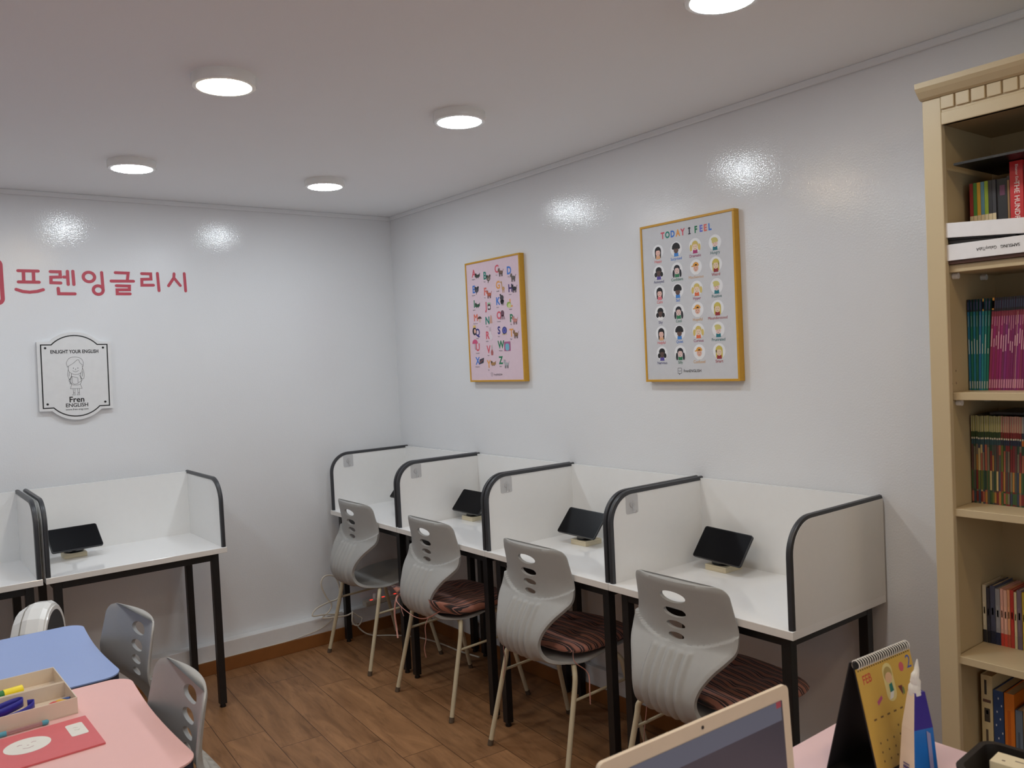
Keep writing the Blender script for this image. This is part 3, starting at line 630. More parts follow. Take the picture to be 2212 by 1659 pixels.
pt, pw, ph = poster('feelings_poster', 'grey poster of twenty-four small faces with coloured words in a gold frame', -2.2675, 1.7275, .458, .620, None)
a = Art(); a.m.box(-pw/2, pw/2, -ph/2, ph/2, .0255, .0270, a.i((205, 206, 210)))
tt = 'TODAY I FEEL'; tcol = 'red teal blue orange red x navy x green purple salmon blue'.split(); tcol[6] = 'ink'
CO['ink'] = (38, 38, 52); CO['purple2'] = (110, 118, 206); tcol[9] = 'purple2'
for k, ch in enumerate(tt):
    if ch != ' ':
        tx, ty = U(.246+(dict(enumerate((0, 40, 82, 125, 164, 0, 217, 0, 267, 307, 339, 374)))[k])/374*.523, .930); a.m.text(ch, tx, ty, .034, .0274, a.i(CO[tcol[k]]), .045, sx=.84)
        if ch == 'I':
            for dy in (-.0105, .0105): a.m.poly([(tx-.006, ty+dy-.002), (tx+.006, ty+dy-.002), (tx+.006, ty+dy+.002), (tx-.006, ty+dy+.002)], .0276, a.i(CO['ink']))
NM = ['Happy Surprised Dramatic Hungry', 'Annoyed Confident Mischievous Weird', 'Calm Sad Hyper Positive', 'Shy Cool Hopeful Misunderstood', 'Helpful Quiet Curious Frustrated', 'Nervous Silly Confused Smart']
HAIR = [('long', (26, 24, 30)), ('curl', (28, 26, 30)), ('tails', (214, 190, 104)), ('short', (206, 196, 120)), ('curlside', (28, 26, 30)), ('braids', (36, 36, 44)), ('cap', (224, 160, 70)), ('longb', (208, 190, 92))]
SK = [(232, 190, 178), (104, 80, 72), (236, 208, 184), (232, 200, 190), (98, 76, 70), (226, 196, 190), (228, 180, 160), (230, 204, 176)]
SH = [(222, 170, 130), (62, 130, 206), (170, 50, 110), (30, 118, 130), (90, 78, 160), (40, 120, 80), (232, 232, 232), (150, 44, 48)]
for r in range(6):
    for c in range(4):
        cx, cy = U(.183+.2107*c, .833-.1325*r); kd = c+4*(r % 2); z = .0273; hk, hc = HAIR[kd]; m = a.m
        if hk == 'long' and r == 2: shirt = (224, 120, 130)
        elif hk == 'tails' and r >= 2: shirt = (224, 110, 70)
        elif hk == 'curlside' and r == 3: shirt = (236, 236, 236)
        else: shirt = SH[kd]
        m.ell(cx, cy, .0285, .0285, z, a.i((232, 233, 236)), 28)
        m = MB(Matrix.Translation((cx, cy, 0)) @ Matrix.Diagonal((1.12, 1.10, 1, 1)) @ Matrix.Translation((-cx, -cy, 0)))
        sh = a.i(shirt); sk = a.i(SK[kd]); h = a.i(hc)
        m.poly([(cx-.010, cy-.026), (cx-.009, cy-.014), (cx, cy-.011), (cx+.009, cy-.014), (cx+.010, cy-.026)], z+.0003, sh)
        m.ell(cx, cy-.004, .0105, .0115, z+.0004, sk)
        if hk in ('long', 'longb'):
            m.ell(cx, cy+.003, .0145, .0155, z+.0002, h); m.poly([(cx-.0145, cy+.003), (cx-.0135, cy-.022), (cx+.0135, cy-.022), (cx+.0145, cy+.003)], z+.0002, h); m.ell(cx, cy+.005, .0120, .0105, z+.0006, h, 14, 0, PI)
        elif hk == 'curl':
            for k in range(9): m.ell(cx+.0125*math.cos(PI*k/8), cy+.004+.0125*math.sin(PI*k/8), .0055, .0055, z+.0006+.00002*k, h)
            m.ell(cx, cy+.008, .011, .008, z+.0005, h)
        elif hk == 'tails':
            m.ell(cx, cy+.004, .013, .013, z+.0002, h); m.ell(cx, cy+.005, .0118, .0100, z+.0006, h, 14, 0, PI)
            for s in (-1, 1): m.ell(cx+s*.0175, cy-.006, .0055, .0115, z+.0002, h)
        elif hk == 'short': m.ell(cx, cy+.004, .0125, .0125, z+.0006, h, 14, -.2, PI+.5); m.ell(cx-.003, cy+.011, .012, .006, z+.0007, h)
        elif hk == 'curlside':
            m.ell(cx, cy+.006, .0140, .0125, z+.0002, h); m.ell(cx, cy+.005, .0120, .0100, z+.0006, h, 14, 0, PI)
            for s in (-1, 1): m.ell(cx+s*.0135, cy-.008, .0065, .0085, z+.0007, h)
        elif hk == 'braids':
            m.ell(cx, cy+.004, .0135, .0130, z+.0002, h); m.ell(cx, cy+.006, .0122, .0090, z+.0006, h, 14, 0, PI)
            for s in (-1, 1): m.ell(cx+s*.0150, cy-.013, .0050, .0135, z+.0002, h)
        elif hk == 'cap': m.ell(cx, cy+.004, .0130, .0130, z+.0006, h, 14, 0, PI); m.line([(cx-.0185, cy+.0035), (cx+.011, cy+.005)], .0035, z+.0008, h); m.ell(cx+.001, cy+.005, .0055, .0045, z+.0008, a.i((50, 34, 30)), 10, 0, PI)
        fk = a.i((60, 44, 44))
        for s in (-1, 1): m.ell(cx+s*.0042, cy-.003, .0010, .0012, z+.0009, fk, 8)
        m.line([(cx-.003, cy-.0095), (cx, cy-.0108), (cx+.003, cy-.0095)], .0009, z+.0009, fk)
        ncol = [(214, 100, 104), (60, 120, 200), (150, 60, 100), (40, 100, 100), (60, 56, 110), (40, 110, 90), (206, 160, 104), (160, 40, 50)][kd]
        o_ = len(a.m.v); a.m.v += m.v; a.m.f += [[o_+i for i in f] for f in m.f]; a.m.mi += m.mi; m = a.m
        m.text(NM[r].split()[c], cx-.001, cy-.0375, .0155, .0273, a.i(ncol), .012, sx=.95)
x, y = U(.499, .052); a.m.text('FrenENGLISH', x+.010, y, .0150, .0274, a.i((40, 40, 44)), .01)
a.m.line(rrect(x-.062, x-.043, y-.009, y+.012, .003), .0014, .0274, a.i((40, 40, 44)), closed=True); a.m.line([(x-.058, y+.003), (x-.0525, y-.001), (x-.047, y+.003)], .0012, .0274, a.i((40, 40, 44))); a.m.line([(x-.057, y-.009), (x-.054, y-.014), (x-.051, y-.009)], .0014, .0274, a.i((40, 40, 44)))
a.m.build('print', a.mats, pt)

# ------------------------------------------------------------------ bookcase
BF, BI = -.315, -3.352          # front plane, inner face of the far side
BE = -4.16
bk = thing('bookcase', 'tall cream bookcase with moulded top against the right wall', 'bookcase', (0, 0, 0))
MB().box(BF+.02, -.004, BI, BI+.020, 0, 2.15).build('side_panel', M_bkin, bk)
MB().box(BF+.02, -.004, BE, BE+.020, 0, 2.15).build('side_panel', M_bkin, bk)
MB().box(-.012, -.004, BE, BI+.019, 0, 2.15).build('back_panel', M_bkin, bk)
MB().box(BF, BF+.02, BI-.006, BI+.041, 0, 2.151).build('front_stile', M_bk, bk, bevel=.002)
MB().box(BF, BF+.02, BE-.02, BE+.027, 0, 2.151).build('front_stile', M_bk, bk, bevel=.002)
MB().box(BF+.021, -.013, BE+.02, BI-.001, 2.085, 2.105).build('top_board', M_bkin, bk)
fz = MB().box(BF+.003, BF+.019, BE+.027, BI-.006, 2.080, 2.151).build('frieze', M_bk, bk)
MB().box(BF-.001, BF+.018, BE+.027, BI-.006, 2.080, 2.112).build('frieze_rail', M_bk, fz, bevel=.002)
for k in range(20): MB().box(BF-.003, BF+.01, BI-.006-.033-.0367*k, BI-.007-.0367*k, 2.119, 2.150).build('dentil', M_bk, fz, bevel=.0015)
xz = Matrix(((1, 0, 0, 0), (0, 0, 1, 0), (0, 1, 0, 0), (0, 0, 0, 1)))
pro = [(-.004, 2.151), (BF-.004, 2.151), (BF-.012, 2.155), (BF-.026, 2.168), (BF-.033, 2.177), (BF-.034, 2.190), (-.004, 2.190)]
# cornice: profile swept along the front and mitred at both ends
m = MB(); nP = len(pro); ends = []
for end, sgn in ((BI+.041, 1), (BE-.02, -1)):
    ends.append([(x, end+sgn*.002, z) for x, z in pro])
m.add(ends[0]+ends[1], [tuple(range(nP)), tuple(range(2*nP-1, nP-1, -1))]+[(i, nP+i, nP+(i+1) % nP, (i+1) % nP) for i in range(nP)]); m.build('cornice', M_bk, bk)
SHZ = [1.726, 1.397, 1.097, .711, .375, .06]
for k, z in enumerate(SHZ):
    xf = BF+.026 if k < 2 else BF+.010
    MB().box(xf, -.013, BE+.021, BI-.002, z-.020, z).build('shelf', M_bk, bk, bevel=.0015)
    if k < 2:
        for x in (BF+.05, -.10): MB(Matrix.Translation((x, BI-.001, z-.028)) @ Matrix.Rotation(PI/2, 4, 'X')).lathe([(.008, 0), (.008, .014)], 14).build('shelf_support', M_paper, bk, smooth=40)
m = MB()
for x, z in ((BF+.052, 1.452), (BF+.030, 1.420), (BF+.052, 1.420)): m.add([(x+.002*math.cos(2*PI*q/10), BI-.0004, z+.003*math.sin(2*PI*q/10)) for q in range(10)], [tuple(range(10))])
m.build('peg_holes', M_foot, bk)
MB().box(BF+.012, BF+.02, BE+.027, BI-.006, 0, .04).build('plinth', M_bk, bk)

# ------------------------------------------------------------------ books
def book(y0, x0, z0, th, h, dep, bands, label, cat='book', group=None, lean=0, name='book', pages=(216, 200, 168)):
    """y0: edge nearest the corner; spine faces -x at x0; bands: list of (z fraction from, to, colour) or base colour first"""
    mats = []
    def mi(c):
        k = col(c, .45)
        if k not in mats: mats.append(k)
        return mats.index(k)
    base = bands[0]; m = MB(); ct = min(.0012, th*.14)
    m.box(x_ := 0, dep, -th, -th+ct, 0, h, mi(base)); m.box(0, dep, -ct, 0, 0, h, mi(base)); m.box(0, ct, -th+ct, -ct, 0, h, mi(base))
    m.box(ct, dep-.003, -th+ct, -ct, .003, h-.003, mi(pages))
    for bnd in bands[1:]:
        z_a, z_b, c = bnd[:3]; ya, yb = (bnd[3], bnd[4]) if len(bnd) > 3 else (0, 1); k = mi(c); pr_ = .0003+.0002*(len(bnd) > 3)
        m.box(-pr_, .0, -th*yb, -th*ya, z_a*h, z_b*h, k)
    o = m.build(name, mats); o.location = (x0, y0, z0); o.rotation_euler = (lean, 0, 0)
    return tag(o, label, cat, group)
R = random.Random(11)
# shelf one: readers, a dark pair, a red novel
y = BI-.020; zs = SHZ[0]
for k, (c, nm) in enumerate([((150, 44, 40), 'dark red'), ((70, 130, 50), 'green'), ((206, 160, 40), 'yellow'), ((90, 140, 160), 'blue'), ((150, 176, 46), 'lime'), ((44, 44, 50), 'black'), ((58, 58, 64), 'charcoal')]):
    book(y, -.20, zs, .0085, .212, .14, [c, (.10, .60, (226, 208, 168)), (.12, .34, (196, 60, 50), .2, .7)], 'thin %s reader with a cream spine foot on the top shelf' % nm, group='thin readers on the top shelf'); y -= .0092
book(y, -.195, zs, .024, .212, .14, [(34, 34, 38), (.80, .92, (110, 60, 90), .3, .8), (.1, .4, (90, 90, 92), .2, .3)], 'black paperback with a small purple emblem beside the thin readers', pages=(60, 56, 50)); y -= .0245
book(y, -.195, zs, .010, .216, .14, [(48, 42, 36), (.1, .95, (170, 130, 80), .1, .5)], 'slim dark book with a gold stripe left of the red novel'); y -= .0105
rb = book(y, -.205, zs, .030, .248, .15, [(196, 40, 44)], 'red novel with white spine lettering standing on the top shelf')
m = MB(Matrix(((0, 0, -1, -.0006), (-1, 0, 0, 0), (0, 1, 0, 0), (0, 0, 0, 1))))
m.text('THE HUNDRED DRESSES', .0155, .105, .017, 0, 0, .005, -PI/2); m.text('Eleanor Estes', .0165, .215, .009, 0, 0, .003, -PI/2)
m.build('spine_lettering', col((240, 230, 225), .5), rb); y -= .031
book(y, -.20, zs, .020, .235, .14, [(110, 122, 122), (.3, .55, (150, 60, 50), .3, .7), (.6, .8, (190, 170, 130), .3, .6)], 'grey-green picture book just right of the red novel'); y -= .021
book(y, -.20, zs, .02, .24, .14, [(40, 120, 160)], 'blue book at the photo edge on the top shelf'); y -= .021
for k in range(3): book(y, -.20, zs, .024, .23-.01*k, .14, [[(150, 70, 60), (70, 90, 130), (200, 180, 120)][k]], ['rust', 'slate blue', 'sand'][k]+' coloured book past the blue one on the top shelf'); y -= .025
t = thing('black_board', 'black flat board lying on top of the books of the top shelf', 'board', (-.20, BI-.023, 1.976)); t.rotation_euler = (0, 0, 0)
MB().box(-.092, .17, -.44, 0, 0, .006).build('sheet', M_blk, t)
# white boxes in front
def whitebox(loc, rx, label, text=None):
    t = thing('white_box', label, 'box', loc, 0, 'flat white boxes on the top shelf'); t.rotation_euler = (rx, 0, 0)
    MB().box(0, .075, -.30, 0, 0, .041 if text else .037).build('carton', mat('white_card', (.80, .80, .82), .5), t, bevel=.0008)
    if text:
        m = MB(Matrix(((0, 0, -1, -.0004), (-1, 0, 0, 0), (0, 1, 0, 0), (0, 0, 0, 1))))
        m.text('SAMSUNG', .152, .0205, .0110, 0, 0, .03, PI, sx=.86); m.text('GalaxyTabA', .098, .0205, .0115, 0, 0, .006, PI, sx=.84); m.build('printed_text', M_ink, t)
    return t
o = MB().box(0, .09, -.31, 0, 0, .0085).build('flat_folder', col((86, 58, 50), .6), bevel=.001); o.location = (BF+.016, BI-.004, SHZ[0]+.0004); tag(o, 'brown flat folder under the lower white box on the top shelf', 'folder')
whitebox((BF+.010, BI-.003, SHZ[0]+.0094), 0, 'lower flat white box with upside-down black print on the top shelf', True)
t = thing('black_case', 'black slim case sandwiched between the two white boxes', 'case', (BF+.016, BI-.006, SHZ[0]+.0625)); t.rotation_euler = (math.radians(3.6), 0, 0)
MB().box(0, .06, -.16, 0, 0, .0045).build('sleeve', M_blk, t, bevel=.001); MB().box(.004, .06, -.12, 0, -.0085, .0).build('padding', col((40, 38, 40), .6), t, bevel=.001)
whitebox((BF+.008, BI-.002, SHZ[0]+.0690), math.radians(4.4), 'upper flat white box, tilted and blank, in front of the readers')
# shelf two: teal then magenta magazines
y = BI-.003; zs = SHZ[1]; k = 0
TEALS = [(30, 104, 140), (24, 110, 90), (34, 120, 150), (26, 104, 84), (40, 110, 160), (30, 130, 140), (32, 120, 120), (26, 112, 96)]
for k in range(8):
    th = .0050; ln_ = math.radians(3.9*k/9)
    book(y, -.195+.001*R.random(), zs, th, .240, .13, [TEALS[k], (.865, 1, (26, 28, 40)), (.885, .97, (50, 60, 96), .15, .85), (.70, .82, (120, 150, 160), .3, .55), (.40, .40+.2*R.random()+.05, (196, 206, 200), .3, .6), (.02, .10, (170, 180, 176), .2, .75)]+([(.865, 1, (206, 160, 60), .2, .8)] if k == 5 else []),
         ('teal-spined thin book, %s from the left end of the middle shelf' % ORD[k]), group='teal thin books on the middle shelf', lean=ln_); y -= th+.0009
for k in range(30):
    th = .0045+.0012*R.random(); c = (126+R.randint(-14, 20), 34+R.randint(-8, 12), 84+R.randint(-12, 22)); b = .40+.12*R.random()
    bands = [c, (.855, 1, (28, 28, 36)), (.885, .97, (52, 58, 84), .1, .9), (.80, .855, (130, 44, 62)), (b, b+.06+.16*R.random(), (206, 160, 170), .25, .65), (.025, .12, (190, 130, 150), .15, .85), (.72-.1*R.random(), .80, (186, 130, 140), .3, .6)]
    if k == 0: bands.append((.87, 1, (214, 150, 60), .1, .9))
    if k in (11, 19): bands.append((.02, .84, (206, 170, 150), 0, .16))
    book(y, -.195+.0015*R.random(), zs, th, .240+.001*R.random(), .13, bands, 'magenta-spined thin book, %s after the teal ones' % ORD[k], group='magenta thin books on the middle shelf', lean=math.radians(3.9)); y -= th+.0005
# shelf three: many thin picture books
y = BI-.003; zs = SHZ[2]
pal = [(96, 104, 44), (170, 120, 60), (60, 86, 50), (120, 40, 40), (196, 176, 120), (58, 66, 84), (90, 60, 56), (160, 90, 70), (74, 80, 70), (40, 70, 50), (120, 110, 90)]
pn = ['olive', 'tan', 'green', 'dark red', 'sand', 'slate', 'brown', 'terracotta', 'grey', 'dark green', 'khaki']
for k in range(36):
    th = .0042+.0014*R.random(); q = R.randrange(len(pal)); c = pal[q]
    if k < 13: top, b1, b2 = (150, 146, 88), (44, 66, 30), (44, 74, 80)
    elif k < 22: top, b1, b2 = (176, 120, 104), (120, 34, 30), (34, 44, 66)
    else: top, b1, b2 = (140, 138, 140), (40, 48, 66), (190, 110, 40)
    if k >= 33: top, b1, b2 = (214, 150, 136), (206, 130, 120), (220, 170, 160)
    c2_, c3_, c4_ = pal[R.randrange(11)], pal[R.randrange(11)], pal[R.randrange(11)]
    book(y, -.198+.003*R.random(), zs, th, .232+(.012 if k >= 33 else .002*R.random()), .13, [c, (.82, 1, top), (.82, 1, (214, 206, 170), 0, .2), (.755, .82, b1), (.735, .755, (206, 200, 176), .1, .8), (.675, .735, b2), (.38, .675-.12*R.random(), c2_, .15, 1), (.16, .38, c3_, 0, .85), (.02, .14, c4_)],
         '%s thin picture book, %s from the left end below the magenta books' % (pn[q], ORD[k]), group='thin picture books on the lower shelf', lean=math.radians(.6+1.6*k/36)); y -= th+.0006
t = thing('black_folder', 'black flat folder lying on top of the thin picture books', 'folder', (-.19, BI-.05, SHZ[2]+.2365)); MB().box(0, .16, -.14, 0, 0, .006).build('cover', M_blk, t)
# shelf four
y = BI-.003; zs = SHZ[3]
B4 = [('white', (214, 204, 180), (40, 40, 44), .009), ('navy', (60, 60, 76), (30, 34, 44), .008), ('dark blue', (78, 82, 104), (32, 38, 60), .012), ('grey', (150, 150, 156), (30, 40, 70), .011), ('pale pink', (222, 170, 156), (196, 60, 50), .007), ('peach', (226, 178, 160), (206, 70, 56), .008), ('yellow and pink', (220, 160, 120), (190, 80, 60), .006),
      ('red', (186, 56, 50), (186, 60, 50), .008), ('cream', (216, 200, 160), (200, 190, 150), .006), ('violet', (120, 104, 120), (110, 96, 110), .011), ('mustard', (196, 170, 60), (190, 170, 60), .007), ('olive green', (150, 150, 70), (150, 150, 80), .008), ('maroon', (130, 50, 60), (120, 50, 60), .009), ('brown', (130, 90, 70), (120, 80, 60), .010), ('sea green', (70, 120, 110), (60, 110, 100), .010)]
for k, (nm, c, c2_, th) in enumerate(B4):
    book(y, -.155, zs, th, .150+.008*R.random(), .115, [c, (0, .22, c2_), (.3, .7, tuple(min(255, int(v*1.1)) for v in c), .2, .6), (.5, .62, tuple(int(v*.6) for v in c), .3, .7)], '%s storybook spine on the half-empty shelf above the desk calendar' % nm, group='storybooks on the fourth shelf'); y -= th+.0012
# shelf five
y = BI-.012; zs = SHZ[4]
B5 = [('cream hardback with black drawings on its spine', [(214, 196, 150), (.80, .95, (60, 54, 50), .3, .5), (.52, .66, (70, 62, 56), .25, .75), (.60, .64, (214, 196, 150), .4, .6), (.72, .75, (110, 80, 70), .15, .85), (.30, .44, (90, 76, 64), .35, .55), (.12, .26, (90, 76, 64), .3, .5)], .028, .262),
      ('blue hardback with white speckles', [(46, 72, 116)], .025, .228), ('orange hardback', [(216, 118, 34), (.2, .8, (196, 98, 28), .3, .6)], .024, .228), ('grey-blue book with a wooden edge', [(104, 118, 134), (.2, .7, (80, 92, 108), .3, .6)], .017, .19),
      ('tan book', [(186, 148, 96)], .012, .20), ('navy book with pale letters', [(36, 38, 58), (.15, .75, (120, 120, 136), .4, .6)], .026, .19), ('brown thick book', [(120, 86, 60)], .03, .2)]
for nm, bands, th, h in B5:
    if 'speckles' in nm: bands = bands+[(f, f+.022, (206, 212, 220), u, u+.10) for f, u in ((.05, .2), (.12, .7), (.2, .45), (.28, .15), (.35, .75), (.43, .4), (.5, .8), (.58, .2), (.66, .6), (.74, .3), (.82, .75), (.9, .45))]
    book(y, -.20, zs, th, h, .16, bands, nm+', on the shelf behind the black basket'); y -= th+.002

# ------------------------------------------------------------------ tables on the left
def kid_table(label, y0, y1, top):
    t = thing('school_table', label, 'table', (-2.0, 0, 0), 0, 'pastel school tables'); x0 = -.90; r = .055; hz = .72
    pts = []
    for cx, cy, a in ((-r+.010, y1-r, 0), (x0+r, y1-r, PI/2), (x0+r, y0+r, PI), (-r+.004, y0+r, 1.5*PI)):
        pts += [(cx+r*math.cos(a+PI/2*k/8), cy+r*math.sin(a+PI/2*k/8)) for k in range(9)]
    ym = (y0+y1)/2                                           # gently hollow right edge
    for k in range(9):
        u = (k+1)/10; yy = y0+r+(y1-y0-2*r)*u; pts.append((.004+.006*u-.010*math.sin(PI*u), yy))
    MB().prism(pts, hz-.004, hz).build('tabletop', top, t)
    MB().prism([(x-.002*(1 if x > -.45 else -1), y) for x, y in pts], hz-.026, hz-.004).build('edge_band', mat('dark_blue_edge', lin((40, 42, 58)), .5), t)
    for x in (-.10, x0+.10):
        for y in (y0+.10, y1-.10): MB().tube([(x, y, 0), (x, y, hz-.026)], .016, 12).build('leg', M_steel, t, smooth=60)
    return t
kid_table('pale blue school table behind the pink one at the left edge', -1.885, -1.262, mat('pale_blue_top', lin((150, 172, 222)), .38, .4, .015))
kid_table('pale pink school table with pencil case at the lower left', -2.560, -1.905, mat('pale_pink_top', lin((236, 188, 184)), .38, .4, .015))
TZ = .72
# pencil case
pc = thing('pencil_case', 'open cream pencil box of two hinged trays on the pink table', 'pencil case', (-2.145, -2.088, TZ), math.radians(1.5))
M_pc = mat('cream_plastic', lin((226, 210, 190)), .4)
for nm, y0, y1 in (('front_tray', 0, .140), ('lid_tray', .146, .286)):
    m = MB(); t_ = .0025; L0 = -.235; hh = .040
    m.box(L0, 0, y0, y1, 0, t_); m.box(L0, 0, y0, y0+t_, t_, hh); m.box(L0, 0, y1-t_, y1, t_, hh); m.box(-t_, 0, y0+t_, y1-t_, t_, hh); m.box(L0, L0+t_, y0+t_, y1-t_, t_, hh); m.build(nm, M_pc, pc, bevel=.0008)
MB().tube([(-.22, .143, .036), (-.015, .143, .036)], .003, 8).build('hinge', M_pc, pc, smooth=60)
# things inside it
mk = thing('highlighter_pen', 'fat green highlighter with yellow cap in the back tray', 'marker pen', (-2.236, -1.872, TZ+.022), math.radians(190))
ax = Matrix.Rotation(PI/2, 4, 'Y')
MB(ax).lathe([(.012, 0), (.0125, .002), (.0125, .044)], 20).build('cap', col((250, 226, 40), .35), mk, smooth=40)
MB(ax).lathe([(.0115, .044), (.0115, .13)], 20).build('barrel', col((30, 120, 60), .35), mk, smooth=40)
rb = thing('blue_strap', 'dark blue ribbon strap curled in the front tray', 'strap', (0, 0, 0))
def ribbon(pts, wd, name, mt, par, th=.0015):
    P = smoothpts(pts, 6); vs = []
    for p in P: vs += [p+Vector((0, 0, wd/2)), p-Vector((0, 0, wd/2))]
    o = MB().add(vs, [(2*i, 2*i+1, 2*i+3, 2*i+2) for i in range(len(P)-1)]).build(name, mt, par, smooth=60)
    s = o.modifiers.new('solid', 'SOLIDIFY'); s.thickness = th; return o
M_bl = col((38, 36, 150), .5)
ribbon([(-2.345, -2.06, .738), (-2.30, -2.055, .738), (-2.262, -2.040, .738), (-2.236, -2.020, .740), (-2.226, -1.998, .742), (-2.240, -1.990, .742)], .018, 'loop', M_bl, rb)
ribbon([(-2.345, -2.04, .742), (-2.30, -2.020, .744), (-2.262, -2.000, .746), (-2.248, -1.985, .748), (-2.262, -1.973, .748), (-2.30, -1.985, .746), (-2.335, -2.01, .744)], .020, 'loop', M_bl, rb)
o = MB(rot_z(.15)).box(-.06, .06, -.026, .026, 0, .012).build('pink_pouch', col((226, 120, 160), .5), None, bevel=.003); o.location = (-2.285, -2.040, TZ+.0026); o.location.z = TZ+.0027; tag(o, 'pink flat pouch under the blue strap in the front tray', 'pouch')
er = thing('eraser', 'white eraser in a grey sleeve beside the striped pencil stub', 'eraser', (-2.203, -2.028, TZ+.0028), .2)
MB().box(-.022, .006, -.011, .011, 0, .013).build('rubber', M_paper, er, bevel=.002); MB().box(.006, .018, -.0115, .0115, 0, .0135).build('sleeve', col((190, 190, 200), .5), er, bevel=.001)
st_ = thing('twist_band', 'red, blue and yellow twisted hair band at the right end of the front tray', 'hair band', (-2.176, -2.022, TZ+.003), .35)
for k, c in enumerate([(214, 60, 60), (70, 100, 170), (226, 180, 70)]):
    MB().tube(smoothpts([(-.026+.013*q, .006*math.cos(q*1.6+k*2.1), .009+.006*math.sin(q*1.6+k*2.1)) for q in range(5)], 4), .0048, 8).build('strand', col(c, .6), st_, smooth=60)
pn_ = thing('pen', 'clear pen with teal ends between pencil box and red booklet', 'pen', (-2.212, -2.108, TZ+.0062), math.radians(182))
MB(ax).lathe([(.003, 0), (.0058, .003), (.0058, .014)], 14).build('end_cap', col((80, 160, 180), .35), pn_, smooth=40)
MB(ax).lathe([(.0048, .014), (.0048, .088)], 14).build('barrel', mat('clear_barrel', lin((190, 150, 150)), .15, .5, .02, alpha=.6), pn_, smooth=40)
MB(ax).lathe([(.002, .016), (.002, .086)], 8).build('refill', col((160, 50, 60), .4), pn_, smooth=40)
MB(ax).lathe([(.0058, .088), (.0058, .12), (.002, .132)], 14).build('grip', col((80, 160, 180), .35), pn_, smooth=40)
# booklet
nb = thing('red_booklet', 'coral red booklet with a white oval face on the pink table', 'booklet', (-2.137, -2.128, TZ+.0004), math.radians(2))
MB().prism([(0, -.0), (-.002, -.198), (-.32, -.192), (-.32, 0)], 0, .004).build('cover', col((214, 100, 104), .45), nb, bevel=.0008)
m = MB(); m.ell(-.137, -.084, .047, .044, .0043, 0, 32); m.build('oval_patch', M_paper, nb)
m = MB()
for s in (-.014, .014): m.line([(-.137+s-.005, -.074), (-.137+s, -.071), (-.137+s+.005, -.074)], .0016, .0045)
m.line([(-.148, -.096), (-.137, -.101), (-.126, -.096)], .0016, .0045); m.line([(-.138, -.083), (-.134, -.085)], .0016, .0045); m.build('drawn_face', col((150, 60, 90), .6), nb)
m = MB(); m.poly(rrect(-.052, -.016, -.112, -.034, .006), .0043); m.build('name_sticker', M_paper, nb)
m = MB(); m.line([(-.040, -.060), (-.030, -.064)], .0012, .0045); m.line([(-.040, -.074), (-.032, -.080), (-.028, -.076)], .0012, .0045); m.build('pencil_marks', col((150, 146, 130), .6), nb)
# glossy white appliance behind the blue table
wa = thing('white_fan_heater', 'glossy white rounded appliance with a dark open end behind the blue table', 'appliance', (-2.095, -1.0, 0), math.radians(-24))
dr = Matrix.Translation((0, 0, .612)) @ Matrix.Rotation(PI/2, 4, 'Y')
MB(dr).lathe([(.085, -.055), (.118, -.042), (.138, -.010), (.145, .010), (.145, .048), (.136, .062), (.118, .066)], 18).build('shell', M_whp, wa, smooth=15)
MB(dr).lathe([(.126, .0600), (.126, .068), (.112, .0682), (.112, .0640)], 32, cap=False).build('grille_ring', M_whp, wa, smooth=40)
MB(dr).lathe([(.112, .0665), (.112, .0672)], 32).build('dark_grille', M_blk, wa, smooth=40)
MB(dr).lathe([(.1378, -.0120), (.1390, -.0100), (.1400, -.0080)], 18, cap=False).build('seam', col((150, 146, 136), .4), wa)
MB().lathe([(.15, 0), (.15, .012), (.05, .03), (.035, .06), (.03, .462)], 28).build('pedestal', M_whp, wa, smooth=40)

# ------------------------------------------------------------------ teacher desk at the lower right
DZ = .74
td = thing('teacher_desk', 'pale pink desk carrying the laptop, calendar and basket', 'desk', (0, 0, 0))
MB().box(-2.15, -.872, -4.05, -3.388, DZ-.025, DZ).build('desktop', mat('pale_pink_laminate', lin((232, 200, 204)), .35, .4, .01), td, bevel=.002)
for x in (-2.10, -.95):
    for y in (-3.99, -3.47): MB().box(x, x+.035, y, y+.035, 0, DZ-.025).build('leg', M_steel, td)
# laptop: lid faces -y, leans back a little
lp = thing('laptop', 'open laptop with beige bezel and dim dark screen on the pink desk', 'laptop', (-1.566, -3.572, DZ), math.radians(-2.2))
M_lp = mat('beige_shell', lin((226, 208, 184)), .4)
MB().prism(rrect(-.203, .203, -.255, 0, .012), .002, .018).build('base', M_lp, lp, bevel=.002)
m = MB(); 
for r in range(5):
    for c in range(13): m.box(-.165+c*.0256, -.165+c*.0256+.022, -.035-r*.021-.018, -.035-r*.021, .018, .0195)
m.build('keyboard', col((60, 58, 60), .5), lp); MB().box(-.05, .05, -.235, -.165, .018, .0185).build('touchpad', col((200, 184, 164), .4), lp)
tl = math.radians(3); lm = Matrix.Translation((0, -.002, .018)) @ Matrix.Rotation(PI/2-tl, 4, 'X')
lid = MB(lm).prism(rrect(-.203, .203, 0, .238, .011), -.007, 0).build('screen_lid', M_lp, lp, smooth=40, bevel=.0015)
def screen_mat():
    m = bpy.data.materials.new('dim_display'); m.use_nodes = True; b = m.node_tree.nodes['Principled BSDF']
    b.inputs['Base Color'].default_value = (.012, .011, .014, 1); b.inputs['Roughness'].default_value = .35
    b.inputs['Emission Color'].default_value = (*lin((78, 70, 80)), 1); b.inputs['Emission Strength'].default_value = .28; return m
MB(lm).poly(rrect(-.185, .185, .018, .217, .002), .0006).build('display', screen_mat(), lid)
